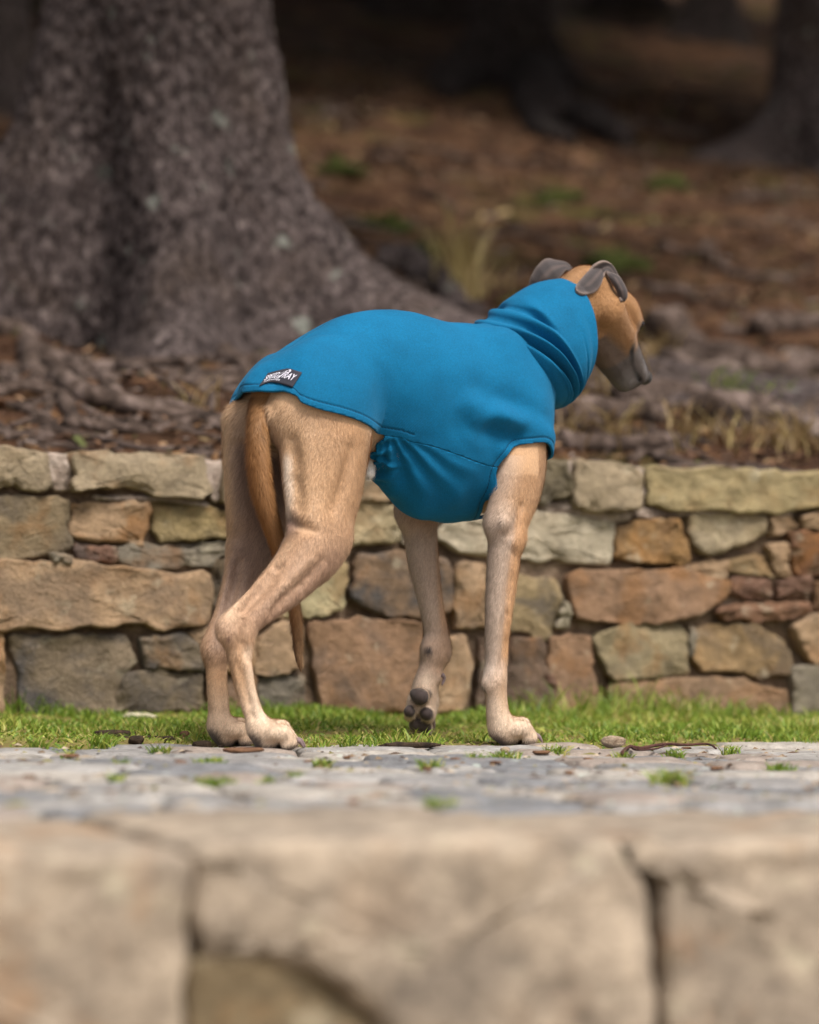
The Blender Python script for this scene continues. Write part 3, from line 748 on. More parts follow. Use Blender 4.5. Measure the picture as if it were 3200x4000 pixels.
def tree(px, depth, r0, lobes, label, top=7.0, mat=None, group=None, crown_z=(3.4, 8.5), crown_r=1.9, nb_=90, seed=0, nphi=96, dense=.02, lean=(0, 0), name='spruce_tree', crown_seed=0):
    cx, cy = (px - 862.5) / F_PX * depth, depth
    V, F, zb = trunk_mesh(cx, cy, r0, lobes, top, lean, nphi, seed, .010, dense)
    t = empty(name, (cx, cy, zb)); tag(t, label, 'tree', group)
    mesh_obj('trunk', V, F, mat or M_BARK, t)
    crown(cx + lean[0] * 4, cy + lean[1] * 4, zb + crown_z[0], zb + crown_z[1], crown_r, nb_, seed + 1, t)
    return t, zb
big, zbig = tree(352, 5.85, .200, [(-10, .62, 20, .15), (-82, .34, 22, .26), (-166, .60, 20, .24), (-40, .14, 13, .10), (60, .35, 30, .2), (130, .35, 30, .2)], 'massive grey spruce trunk with flaring buttress roots above the wall', seed=3, nphi=260, dense=.0075, lean=(.000, 0))
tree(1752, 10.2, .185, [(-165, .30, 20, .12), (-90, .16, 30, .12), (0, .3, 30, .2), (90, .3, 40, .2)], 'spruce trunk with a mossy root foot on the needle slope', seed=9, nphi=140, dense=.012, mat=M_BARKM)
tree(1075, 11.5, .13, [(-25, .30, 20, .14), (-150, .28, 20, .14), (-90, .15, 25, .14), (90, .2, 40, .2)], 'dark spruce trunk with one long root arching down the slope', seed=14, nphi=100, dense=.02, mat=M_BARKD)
DG = 'dark spruces deep in the wood'
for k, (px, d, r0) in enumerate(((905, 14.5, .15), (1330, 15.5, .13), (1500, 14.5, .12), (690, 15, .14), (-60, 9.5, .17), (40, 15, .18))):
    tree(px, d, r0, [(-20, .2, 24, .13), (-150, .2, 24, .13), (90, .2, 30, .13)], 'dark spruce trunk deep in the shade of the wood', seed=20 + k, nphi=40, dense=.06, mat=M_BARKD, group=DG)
# neighbours to either side, whose boughs close the roof of the wood
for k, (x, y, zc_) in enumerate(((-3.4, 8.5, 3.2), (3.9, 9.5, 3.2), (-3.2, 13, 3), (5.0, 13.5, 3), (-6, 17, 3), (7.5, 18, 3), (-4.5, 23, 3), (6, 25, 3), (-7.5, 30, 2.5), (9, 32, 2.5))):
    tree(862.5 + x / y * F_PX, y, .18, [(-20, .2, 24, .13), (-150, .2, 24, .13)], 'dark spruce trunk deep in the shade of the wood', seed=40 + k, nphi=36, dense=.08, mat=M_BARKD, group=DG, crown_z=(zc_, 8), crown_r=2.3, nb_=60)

# long arching roots of the dark tree up the slope
ROOTS_FAR = [([(1090, 150), (1150, 215), (1230, 268), (1320, 310)], .10, .05), ([(1060, 150), (1000, 190), (930, 205)], .08, .04), ([(1100, 170), (1120, 240), (1180, 300)], .08, .04)]
# ---------------------------------------------------------------- roots creeping over the slope
def root_path(pts, r0, r1, sink=.35, wob=.012, seed=0):
    P = np.array([soil_hit(x, y) for x, y in pts])
    P = catmull(P, 10); P[:, :2] += wob * np.column_stack([vnoise(P, 9, seed), vnoise(P, 9, seed + 7)])
    R = np.linspace(r0, r1, len(P)) * (1 + .2 * vnoise(P, 12, seed + 3))
    P[:, 2] = soil_z(P[:, 0], P[:, 1]) + R * (1 - 2 * sink) + .012 * vnoise(P, 6, seed + 11)
    return P, R
ROOTS_BIG = [([(130, 520), (60, 560), (-40, 620)], .07, .04), ([(0, 610), (70, 615), (140, 640), (200, 690)], .028, .020), ([(0, 705), (60, 720), (120, 790), (150, 860), (140, 915)], .036, .016), ([(60, 755), (140, 825), (250, 868), (400, 882), (520, 892)], .034, .014),
  ([(150, 770), (240, 838), (330, 862), (470, 902)], .026, .010), ([(20, 860), (70, 868), (130, 900)], .018, .010), ([(110, 790), (104, 850), (80, 915)], .020, .010), ([(330, 790), (420, 815), (440, 870)], .020, .008),
  ([(250, 780), (340, 800), (385, 835), (440, 860)], .024, .010), ([(470, 760), (520, 795), (545, 840), (560, 900)], .026, .010), ([(0, 785), (50, 775), (120, 762), (200, 772)], .022, .014), ([(200, 905), (300, 912), (420, 892), (480, 908)], .018, .010),
  ([(800, 560), (880, 572), (940, 615), (1000, 668)], .060, .030), ([(560, 665), (640, 682), (760, 645), (850, 605)], .030, .022), ([(620, 600), (700, 640), (760, 700), (850, 740)], .034, .014), ([(0, 930), (90, 925), (210, 930)], .014, .008),
  ([(880, 640), (930, 690), (1000, 720), (1080, 730)], .028, .014), ([(560, 720), (640, 760), (720, 780), (800, 820)], .022, .010)]
for k, (pts, r0, r1) in enumerate(ROOTS_BIG):
    if k not in (0, 12): r0, r1 = r0 * .66, r1 * .66
    P, R = root_path(pts, r0, r1, seed=k)
    V, F = tube(P, R, 12, True, None, .22, k)
    mesh_obj('root', V, F, M_ROOT if k != 12 else M_BARK, big)
far_t = [o for o in COL.objects if o.name == 'spruce_tree.002'][0]
for k, (pts, r0, r1) in enumerate(ROOTS_FAR):
    P, R = root_path(pts, r0, r1, .3, .03, 90 + k)
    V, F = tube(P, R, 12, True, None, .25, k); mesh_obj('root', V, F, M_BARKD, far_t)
RG = 'gnarled roots lying on the bank above the wall'
for k, (pts, r0, r1) in enumerate([([(1375, 730), (1440, 722), (1520, 756), (1620, 772), (1760, 792)], .042, .026), ([(1320, 856), (1400, 842), (1480, 852), (1540, 880)], .036, .022), ([(1140, 884), (1250, 892), (1330, 882), (1380, 890)], .030, .020),
  ([(1490, 905), (1580, 872), (1660, 882), (1760, 868)], .036, .022), ([(1590, 705), (1660, 692), (1760, 684)], .030, .020), ([(1580, 800), (1640, 815), (1760, 830)], .034, .020), ([(1420, 770), (1455, 800), (1480, 850)], .034, .016), ([(1180, 935), (1300, 940), (1420, 930)], .022, .014)]):
    P, R = root_path(pts, r0, r1, .3, .02, 70 + k)
    V, F = tube(P, R, 12, True, None, .38, 30 + k)
    o = settle(mesh_obj('exposed_root', V, F, M_ROOT)); tag(o, 'gnarled grey root lying on the bank above the wall', 'root', RG)

# ---------------------------------------------------------------- litter, moss cushions and dry grass on the bank
n = 26000
qd = Q_SOIL + .02 + 7.0 * rg.random(n) ** 1.4; td_ = .16 + .42 * rg.random(n)
xy = np.outer(td_ * qd, EA) + np.outer(qd, EQ)
c = np.column_stack([xy, soil_z(xy[:, 0], xy[:, 1])])
L = (.003 + .013 * rg.random(n) ** 2.5) * (1 + .12 * (qd - 4)); W = L * (.08 + .5 * rg.random(n) ** 2)
az = rg.random(n) * 6.283; tl = rg.normal(0, .35, n)
d = np.column_stack([np.cos(az) * np.cos(tl), np.sin(az) * np.cos(tl), np.sin(tl)]); s = np.column_stack([-np.sin(az), np.cos(az), rg.normal(0, .3, n)])
V = np.empty((n, 4, 3)); up = np.column_stack([np.zeros((n, 2)), .004 + .4 * W])
V[:, 0] = c - d * L[:, None] - s * W[:, None] + up; V[:, 1] = c + d * L[:, None] - s * W[:, None] * .6 + up; V[:, 2] = c + d * L[:, None] + s * W[:, None] * .6 + up * 1.6; V[:, 3] = c - d * L[:, None] + s * W[:, None] + up * 1.3
F = np.arange(n * 4).reshape(-1, 4)
pal = np.array([srgb(126, 88, 58), srgb(96, 66, 46), srgb(158, 124, 92), srgb(168, 150, 140), srgb(72, 54, 42), srgb(186, 158, 112), srgb(150, 110, 70), srgb(92, 96, 44)])
cl = pal[rg.choice(8, n, p=[.24, .2, .16, .08, .14, .06, .06, .06])] * (0.38 + .5 * rg.random(n))[:, None]
M_LITTER, nt_m, b_m = new_mat('needle and bark litter'); nb = NB(nt_m); nt_m.links.new(nb.attr('col', 'Color'), b_m.inputs['Base Color']); b_m.inputs['Roughness'].default_value = .9
lit = mesh_obj('leaf_litter', V.reshape(-1, 3), F, M_LITTER, None, False, {'col': np.repeat(cl, 4, axis=0)}); tag(lit, 'fallen needles and bark flakes strewn over the wooded bank', 'litter', kind='stuff')

sp_ = []
for k in range(230):
    q_ = Q_SOIL + .3 + 8 * rg.random() ** 1.3; t_ = .18 + .40 * rg.random()
    if k > 120: q_ = Q_SOIL + .06 + 1.1 * rg.random(); t_ = .20 + .38 * rg.random()
    a_ = t_ * q_
    L_ = .10 + .45 * rg.random(); th_ = rg.normal(0, .5)
    u_ = np.linspace(-.5, .5, 7)[:, None] * L_ * np.array([[math.cos(th_), math.sin(th_)]])
    xy_ = a_ * EA + q_ * EQ + u_ + .02 * rg.normal(size=(7, 2)); R_ = (.004 + .012 * rg.random()) * np.linspace(1, .5, 7)
    sp_.append(tube(np.column_stack([xy_, soil_z(xy_[:, 0], xy_[:, 1]) + R_ * .6]), R_, 6, True, None, .2, k))
V, F = joinVF(sp_); o = mesh_obj('dead_sticks', V, F, M_ROOT); tag(o, 'dead sticks and thin roots strewn over the wooded bank', 'sticks', kind='stuff')
M_MOSS = noise_mat('moss', [(.3, srgb(42, 46, 18)), (.6, srgb(68, 74, 28)), (.8, srgb(96, 96, 44))], 40, bump=.9)
def mound(c, rx, ry, rz, seed, rough=.25):
    V, F = ellipsoid0(np.array(c), rx, ry, rz)
    nn = fbm(V + seed, 2.2 / max(rx, ry), 4, seed)
    V = np.array(c) + (V - np.array(c)) * (1 + rough * nn)[:, None]
    return V, F
def ellipsoid0(c, rx, ry, rz, seg=22, rings=12):
    V, F = [], []
    for i in range(rings + 1):
        t = math.pi * i / rings
        for j in range(seg):
            p = 2 * math.pi * j / seg; V.append(c + np.array([math.sin(t) * math.cos(p) * rx, math.sin(t) * math.sin(p) * ry, math.cos(t) * rz]))
    for i in range(rings):
        for j in range(seg):
            a = i * seg + j; b = i * seg + (j + 1) % seg; F.append((a, b, b + seg, a + seg))
    return np.array(V), F
for k, (px, py, rx) in enumerate(((705, 365, .10), (790, 480, .10), (905, 545, .10), (680, 640, .07), (200, 700, .10), (1180, 420, .08), (1400, 395, .09), (620, 870, .05), (960, 560, .07), (1090, 640, .06), (1300, 560, .10))):
    p = soil_hit(px, py); V, F = mound(p, rx * .8, rx * .6, rx * .35, k, .9)
    o = settle(mesh_obj('moss_cushion', V, F, M_MOSS)); tag(o, 'green moss cushion on the shaded needle bank', 'moss', 'moss cushions on the bank')
M_ROCK = noise_mat('lichened rock', [(.3, srgb(62, 50, 44)), (.5, srgb(100, 85, 76)), (.7, srgb(146, 130, 122))], 30, bump=.8)
for k, (px, py, rx) in enumerate(((1450, 735, .055), (1500, 790, .06), (1430, 830, .04), (1600, 880, .05), (1680, 760, .05), (1350, 745, .03), (1650, 850, .045), (1230, 870, .03), (1710, 910, .05), (1540, 700, .03), (880, 610, .04), (560, 640, .03))):
    p = soil_hit(px, py); V, F = mound(p, rx * 1.0, rx * .8, rx * .5, 50 + k, .6)
    o = settle(mesh_obj('rock', V, F, M_ROCK)); tag(o, 'lumpy greyish brown rock half sunk in the bank', 'rock', 'rocks half sunk in the bank')
DRYG = 'tufts of dry grass on the bank'
DRY = [(958, 612, .24, 60, 'tall'), (995, 625, .18, 45, 'tall'), (1215, 900, .09, 60, 's'), (1265, 830, .10, 60, 's'), (1330, 800, .10, 60, 's'), (1380, 770, .10, 60, 's'), (1300, 930, .08, 60, 's'), (1450, 930, .08, 70, 's'), (1560, 850, .06, 110, 'g'), (1540, 940, .08, 70, 's'),
       (1660, 945, .08, 60, 's'), (1180, 925, .06, 50, 's'), (1080, 610, .08, 60, 's'), (415, 860, .07, 30, 's'), (545, 720, .10, 20, 'tall'), (1700, 950, .09, 50, 's'), (1610, 930, .07, 50, 's'), (1350, 690, .09, 50, 's'), (1060, 660, .06, 40, 's')]
for k, (px, py, hh, nb_, kd) in enumerate(DRY):
    if kd == 's': nb_ = int(nb_ * .5)
    p = soil_hit(px, py); sp = .020 if kd != 'g' else .035
    b = p + np.column_stack([rg.normal(0, sp, nb_), rg.normal(0, sp, nb_), np.full(nb_, -.01)]); b[:, 2] = soil_z(b[:, 0], b[:, 1]) - .004
    V, F, tn = blades(b, hh * (.5 + .7 * rg.random(nb_)), (.0020 if kd == 'tall' else .0014) + .0012 * rg.random(nb_), (.15 if kd == 'tall' else .5) + .6 * rg.random(nb_), np.clip(rg.random(nb_) * .95 + (.35 if kd == 'tall' else 0), 0, .97), rg)
    o = settle(mesh_obj('grass_tuft', V, F, M_GRASS if kd == 'g' else M_DRY, None, False, {'tone': tn}))
    if kd == 'g': tag(o, 'yellow green grass clump among the roots above the wall', 'grass')
    else: tag(o, 'straw coloured tuft of dry grass on the bank', 'grass', DRYG)
# ================================================================= the dog
TH = math.radians(38.0)
UX = np.array([math.cos(TH), math.sin(TH)]); RX = np.array([math.sin(TH), -math.cos(TH)])   # forward, right
DO = np.array([-0.205, 3.498])
def d2w(P):
    P = np.asarray(P, dtype=float).reshape(-1, 3)
    xy = DO + P[:, :1] * UX + P[:, 1:2] * RX
    return np.column_stack([xy, P[:, 2]])
def w2d(W):
    W = np.asarray(W, dtype=float).reshape(-1, 3)
    q = W[:, :2] - DO
    return np.column_stack([q @ UX, q @ RX, W[:, 2]])
def at(px, py, l):
    """dog space (forward, right, up) of a body point seen at (px,py) that lies l metres right of the dog's midplane"""
    dx = (px - 862.5) / F_PX
    Y = (l + DO @ RX) / (dx * RX[0] + RX[1])
    q = np.array([dx * Y, Y]) - DO
    return np.array([q @ UX, l, CAM_H + (HOR - py) / F_PX * Y]), Y / F_PX
def a1(x, y, l): return at(377.3 + .5 * x, 593 + .5 * y, l)
def a2(x, y, l): return at(970.3 + .28125 * x, 485.2 + .28125 * y, l)
def aA(x, y, l): return at(404.3 + .15626 * x, 1374.7 + .15626 * y, l)
def aB(x, y, l): return at(808.7 + .2031 * x, 1293.8 + .2031 * y, l)
U1, U2, UA, UB = .5, .28125, .15626, .2031


H = 0.0028
LO = np.array([-0.14, -0.155, -0.02]); HI = np.array([0.80, 0.155, 0.74])
DIM = np.ceil((HI - LO) / H).astype(int) + 1
def axis_slices(lo, hi):
    i0 = np.maximum(np.floor((lo - LO) / H).astype(int), 0); i1 = np.minimum(np.ceil((hi - LO) / H).astype(int) + 1, DIM)
    return i0, i1
class Field:
    def __init__(s): s.F = np.full(DIM, 0.06, dtype=np.float32)
    def sub(s, lo, hi):
        i0, i1 = axis_slices(np.asarray(lo), np.asarray(hi))
        ax = [(LO[k] + H * np.arange(i0[k], i1[k])).astype(np.float32) for k in range(3)]
        sl = tuple(slice(i0[k], i1[k]) for k in range(3))
        return sl, ax
    def put(s, sl, d, k):
        A = s.F[sl]
        if k <= 0: np.minimum(A, d, out=A)
        else:
            h = np.maximum(k - np.abs(A - d), 0) / k
            A[...] = np.minimum(A, d) - h * h * k * 0.25
    def carve(s, a, b, ra, rb, k=0.004):
        d, sl = s.cone_d(a, b, ra, rb, None, 1, k)
        A = s.F[sl]; d = -d
        h = np.maximum(k - np.abs(A - d), 0) / k
        A[...] = np.maximum(A, d) + h * h * k * 0.25
    def carve_chain(s, P, R, k=0.01):
        g = Field(); g.chain(P, R, 0); A = s.F; d = -g.F
        m = g.F < .05
        h = np.maximum(k - np.abs(A[m] - d[m]), 0) / k
        A[m] = np.maximum(A[m], d[m]) + h * h * k * 0.25
    def cone_d(s, a, b, ra, rb, n, q, k):
        a = np.asarray(a, float); b = np.asarray(b, float)
        m = max(ra, rb) * max(1, q) + k + 0.012
        sl, (X, Y, Z) = s.sub(np.minimum(a, b) - m, np.maximum(a, b) + m)
        X = X[:, None, None] - a[0]; Y = Y[None, :, None] - a[1]; Z = Z[None, None, :] - a[2]
        ab = b - a; L = float(ab @ ab)
        t = np.clip((X * ab[0] + Y * ab[1] + Z * ab[2]) / L, 0, 1) if L > 1e-10 else np.zeros(np.broadcast_shapes(X.shape, Y.shape, Z.shape), dtype=np.float32)
        dx = X - t * ab[0]; dy = Y - t * ab[1]; dz = Z - t * ab[2]
        if n is not None and q != 1:
            c = dx * n[0] + dy * n[1] + dz * n[2]
            e = c * (1.0 / q - 1)
            dx = dx + e * n[0]; dy = dy + e * n[1]; dz = dz + e * n[2]
        return (np.sqrt(dx * dx + dy * dy + dz * dz) - (ra + (rb - ra) * t)).astype(np.float32), sl
    def cone(s, a, b, ra, rb, k=0.012, n=None, q=1.0):
        d, sl = s.cone_d(a, b, ra, rb, n, q, k); s.put(sl, d, k)
    def ball(s, a, r, k=0.012, n=None, q=1.0): s.cone(a, np.asarray(a) + 1e-6, r, r, k, n, q)
    def chain(s, P, R, k=0.003, n=None, q=1.0):
        P = np.asarray(P, float); R = np.asarray(R, float)
        m = R.max() + k + .014
        sl, _ = s.sub(P.min(0) - m, P.max(0) + m)
        o = np.array([q_.start for q_ in sl])
        D = np.full(tuple(q_.stop - q_.start for q_ in sl), .06, dtype=np.float32)
        for i in range(len(P) - 1):
            d, l = s.cone_d(P[i], P[i + 1], R[i], R[i + 1], n, q, k)
            t = tuple(slice(l[c].start - o[c], l[c].stop - o[c]) for c in range(3))
            t = tuple(slice(max(c.start, 0), c.stop) for c in t)
            A = D[t]; d = d[:A.shape[0], :A.shape[1], :A.shape[2]]
            np.minimum(A, d, out=A)
        s.put(sl, D, k)
    def merge(s, o, k):
        """k may be an array over z"""
        A, B = s.F, o.F
        if np.isscalar(k): kk = np.float32(max(k, 1e-5))
        else: kk = np.asarray(k, dtype=np.float32)
        h = np.maximum(kk - np.abs(A - B), 0) / kk
        s.F = np.minimum(A, B) - h * h * kk * 0.25

def limb(fn, unit, pts, n=4, mul=1.0):
    """pts: (x, y, l, radius in picture units of that crop)"""
    P, R = [], []
    for (x, y, l, r) in pts:
        p, m = fn(x, y, l); P.append(p); R.append(r * unit * m * mul)
    PR = catmull(np.column_stack([P, R]), n)
    return PR[:, :3], PR[:, 3]

def surface_nets(F):
    ins = F < 0
    c = np.zeros(np.array(F.shape) - 1, dtype=np.uint8)
    for dx in (0, 1):
        for dy in (0, 1):
            for dz in (0, 1):
                c += ins[dx:F.shape[0] - 1 + dx, dy:F.shape[1] - 1 + dy, dz:F.shape[2] - 1 + dz]
    act = (c > 0) & (c < 8)
    I = np.argwhere(act)
    vid = np.full(act.shape, -1, dtype=np.int32); vid[act] = np.arange(len(I))
    acc = np.zeros((len(I), 3)); cnt = np.zeros(len(I))
    cor = [(a, b, d) for a in (0, 1) for b in (0, 1) for d in (0, 1)]
    for u in cor:
        for ax in range(3):
            if u[ax] == 1: continue
            w = list(u); w[ax] = 1
            f0 = F[I[:, 0] + u[0], I[:, 1] + u[1], I[:, 2] + u[2]]; f1 = F[I[:, 0] + w[0], I[:, 1] + w[1], I[:, 2] + w[2]]
            m = (f0 < 0) != (f1 < 0)
            t = np.where(m, f0 / np.where(m, f0 - f1, 1), 0)
            p = np.repeat(np.array([u], dtype=float), len(I), 0); p[:, ax] += t
            acc[m] += p[m]; cnt[m] += 1
    V = LO + H * (I + acc / cnt[:, None])
    quads = []
    for ax in range(3):
        b, d = (ax + 1) % 3, (ax + 2) % 3
        sl0 = [slice(None)] * 3; sl1 = [slice(None)] * 3
        sl0[ax] = slice(0, -1); sl1[ax] = slice(1, None)
        ch = ins[tuple(sl0)] != ins[tuple(sl1)]
        E = np.argwhere(ch)
        E = E[(E[:, b] > 0) & (E[:, d] > 0) & (E[:, b] < act.shape[b]) & (E[:, d] < act.shape[d])]
        q = []
        for ob, od in ((-1, -1), (0, -1), (0, 0), (-1, 0)):
            J = E.copy(); J[:, b] += ob; J[:, d] += od
            q.append(vid[J[:, 0], J[:, 1], J[:, 2]])
        q = np.column_stack(q)
        flip = ~ins[E[:, 0], E[:, 1], E[:, 2]]
        q[flip] = q[flip][:, ::-1]
        quads.append(q)
    Q = np.concatenate(quads)
    return V, Q[(Q >= 0).all(1)]

def relax(V, Q, it=3, lam=0.5, w=None):
    E = np.concatenate([Q[:, [i, (i + 1) % Q.shape[1]]] for i in range(Q.shape[1])])
    deg = np.bincount(np.concatenate([E[:, 0], E[:, 1]]), minlength=len(V)).astype(float)[:, None]
    deg[deg == 0] = 1
    for k in range(it):
        for l in (lam, -lam * 1.03):
            S_ = np.zeros_like(V)
            for c in range(3):
                S_[:, c] = np.bincount(E[:, 0], V[E[:, 1], c], len(V)) + np.bincount(E[:, 1], V[E[:, 0], c], len(V))
            D = S_ / deg - V
            V = V + (l * D if w is None else l * w[:, None] * D)
    return V

def vnormals(V, Q):
    a, b, c = V[Q[:, 0]], V[Q[:, 1]], V[Q[:, 2]]
    n = np.cross(b - a, c - a)
    if Q.shape[1] == 4:
        d = V[Q[:, 3]]; n = np.cross(c - a, d - b)
    N = np.zeros_like(V)
    for k in range(Q.shape[1]):
        for c_ in range(3): N[:, c_] += np.bincount(Q[:, k], n[:, c_], len(V))
    return N / (np.linalg.norm(N, axis=1)[:, None] + 1e-12)

LAT = np.array([0, 1.0, 0])
# ---- torso as a loft along the midplane: (crop x, top y, bottom y, half width)
ST = [(318, 500, 640, .034), (345, 440, 690, .046), (400, 345, 720, .058), (480, 285, 740, .066), (560, 235, 740, .068), (640, 190, 725, .064),
      (720, 160, 710, .060), (800, 145, 752, .061), (880, 140, 868, .066), (960, 150, 945, .074), (1040, 174, 985, .079),
      (1110, 192, 998, .081), (1200, 198, 995, .080), (1290, 212, 978, .072), (1350, 250, 940, .062), (1400, 320, 890, .050), (1440, 420, 820, .036), (1465, 530, 750, .020)]
tS, tT, tB, tW = [], [], [], []
for x, ty, by, hw in ST:
    p, _ = a1(x, ty, 0); q, _ = a1(x, by, 0)
    tS.append(p[0]); tT.append(p[2]); tB.append(q[2]); tW.append(hw)
TC = catmull(np.column_stack([tS, tT, tB, tW]), 6)
def torso_field(off):
    f = Field()
    s0, s1 = TC[0, 0], TC[-1, 0]
    sl, (X, Y, Z) = f.sub((s0 - .04, -.13, .12), (s1 + .04, .13, .66))
    xs = np.clip(X, s0, s1)
    top = np.interp(xs, TC[:, 0], TC[:, 1]) + off; bot = np.interp(xs, TC[:, 0], TC[:, 2]) - off; hw = np.interp(xs, TC[:, 0], TC[:, 3]) + off
    zc = ((top + bot) / 2)[:, None, None]; hh = ((top - bot) / 2)[:, None, None]; hw = hw[:, None, None]
    Yb, Zb = Y[None, :, None], Z[None, None, :]
    zn = np.clip((zc - Zb) / hh, -1.2, 1.2)
    w = hw * (1 - 0.16 * zn - 0.06 * zn * zn)
    ql, qz = Yb / w, (Zb - zc) / hh
    q = np.sqrt(ql * ql + qz * qz) + 1e-6
    rad = np.sqrt(Yb * Yb + (Zb - zc) ** 2)
    d = (q - 1) / q * rad * 0.85
    d = np.where(q < 0.2, -0.05, d)
    e = np.maximum(np.maximum(X - s1 - off * .5, s0 - off * .5 - X), -1)[:, None, None]
    d = np.maximum(d, e)
    f.put(sl, d.astype(np.float32), 0)
    return f

# ---- limbs in picture units of the crops
def hind(side):
    f = Field()
    if side > 0:
        P, R = limb(a1, U1, [(585, 440, .032, 100), (604, 510, .043, 146), (620, 640, .050, 180), (622, 780, .052, 174), (618, 900, .054, 156), (604, 1010, .058, 128), (592, 1095, .060, 110)], 4, 1.06)
        f.chain(P, R, .004, LAT, .62)
        # back edge of the thigh and seat bone
        P, R = limb(a1, U1, [(470, 560, .034, 80), (492, 700, .040, 72), (505, 850, .045, 66), (520, 980, .050, 62)], 4)
        f.chain(P, R, .02)
        # calf
        P, R = limb(a1, U1, [(588, 1080, .060, 122), (545, 1165, .061, 122), (470, 1262, .060, 100), (385, 1345, .058, 78), (300, 1425, .056, 62), (255, 1490, .056, 60)], 5, .95)
        f.chain(P, R, .03, LAT, .74)
        # kneecap
        p, m = a1(655, 1080, .063); f.ball(p, 54 * U1 * m, .02)
        # achilles tendon and point of the hock
        P, R = limb(a1, U1, [(470, 1120, .056, 34), (400, 1215, .055, 30), (300, 1320, .054, 24), (225, 1395, .055, 22), (188, 1440, .056, 32), (190, 1475, .056, 35)], 4)
        f.chain(P, R, .012)
        # shank
        P, R = limb(aA, UA, [(600, -270, .056, 240), (640, -90, .058, 205), (650, 100, .060, 175), (690, 330, .062, 158), (745, 560, .064, 142), (820, 780, .066, 140), (880, 940, .068, 140), (915, 1040, .070, 132)], 4, .91)
        f.chain(P, R, .012)
        base, _ = aA(960, 1290, .070)
        foot(f, base[0], .070, .84, 0.02)
        crease_hind(f)
    else:
        P, R = limb(a1, U1, [(430, 500, -.032, 95), (398, 575, -.044, 142), (375, 660, -.050, 176), (370, 780, -.052, 168), (352, 900, -.054, 146), (330, 1010, -.058, 124), (322, 1100, -.060, 112)], 4, 1.06)
        f.chain(P, R, .004, LAT, .60)
        P, R = limb(a1, U1, [(265, 580, -.036, 66), (258, 700, -.042, 66), (262, 850, -.046, 58), (275, 980, -.05, 56)], 4)
        f.chain(P, R, .02)
        P, R = limb(a1, U1, [(318, 1080, -.060, 108), (296, 1180, -.059, 98), (258, 1290, -.057, 80), (215, 1400, -.054, 64), (180, 1490, -.050, 60), (160, 1545, -.048, 56)], 5, .93)
        f.chain(P, R, .02, LAT, .8)
        P, R = limb(a1, U1, [(240, 1130, -.056, 30), (215, 1260, -.055, 26), (178, 1400, -.053, 24), (140, 1510, -.050, 30), (136, 1555, -.049, 36)], 4)
        f.chain(P, R, .012)
        P, R = limb(a1, U1, [(158, 1535, -.048, 56), (157, 1610, -.047, 50), (160, 1700, -.046, 47), (166, 1790, -.045, 48), (170, 1850, -.044, 48), (174, 1885, -.044, 48)], 4, .92)
        f.chain(P, R, .010)
        base, _ = aA(415, 1240, -.044)
        foot(f, base[0], -.044, .80, -0.012)
        groove(f, [(255, 1180), (228, 1300), (195, 1400)], .0045, .012)
        groove(f, [(185, 1600), (180, 1720), (186, 1830)], .0028, .008)
    return f

def on_surface(f, pts):
    """first hit of the line of sight with a limb's surface, in dog space, for points of the body crop"""
    out = []
    for x, y in pts:
        D = np.arange(3.2, 4.1, .0008)
        px, py = 377.3 + .5 * x, 593 + .5 * y
        W = np.column_stack([(px - 862.5) / F_PX * D, D, CAM_H + (HOR - py) / F_PX * D])
        P = w2d(W); q = np.round((P - LO) / H).astype(int); ok_ = ((q >= 0) & (q < DIM)).all(1)
        v = np.full(len(D), 1.0); v[ok_] = f.F[q[ok_, 0], q[ok_, 1], q[ok_, 2]]
        h = np.argmax(v < 0)
        if v[h] < 0: out.append(P[h])
    return np.array(out)
def groove(f, pts, R, k):
    P = on_surface(f, catmull(np.array(pts, float), 5))
    if len(P) < 3: return
    f.carve_chain(P, np.interp(np.linspace(0, 1, len(P)), [0, .3, .7, 1], [R * .2, R, R, R * .2]), k)
def rise(f, pts, R, k):
    P = on_surface(f, catmull(np.array(pts, float), 5))
    if len(P) < 3: return
    f.chain(P, np.interp(np.linspace(0, 1, len(P)), [0, .5, 1], [R * .2, R, R * .2]), k)
def crease_hind(f):
    groove(f, [(478, 660), (492, 800), (508, 950)], .0024, .018); groove(f, [(728, 700), (702, 830), (650, 960)], .0022, .020)
    groove(f, [(462, 1000), (500, 1022), (570, 1045)], .0052, .012); groove(f, [(425, 1195), (350, 1285), (262, 1385)], .0060, .012)
    groove(f, [(610, 1165), (530, 1255), (440, 1330), (385, 1390)], .0032, .012); groove(f, [(282, 1440), (272, 1520), (296, 1600)], .0042, .010)
    groove(f, [(252, 1600), (285, 1720), (315, 1840)], .0030, .008)
    rise(f, [(560, 1160), (470, 1250), (395, 1330), (372, 1410)], .0014, .006)
FEET = []
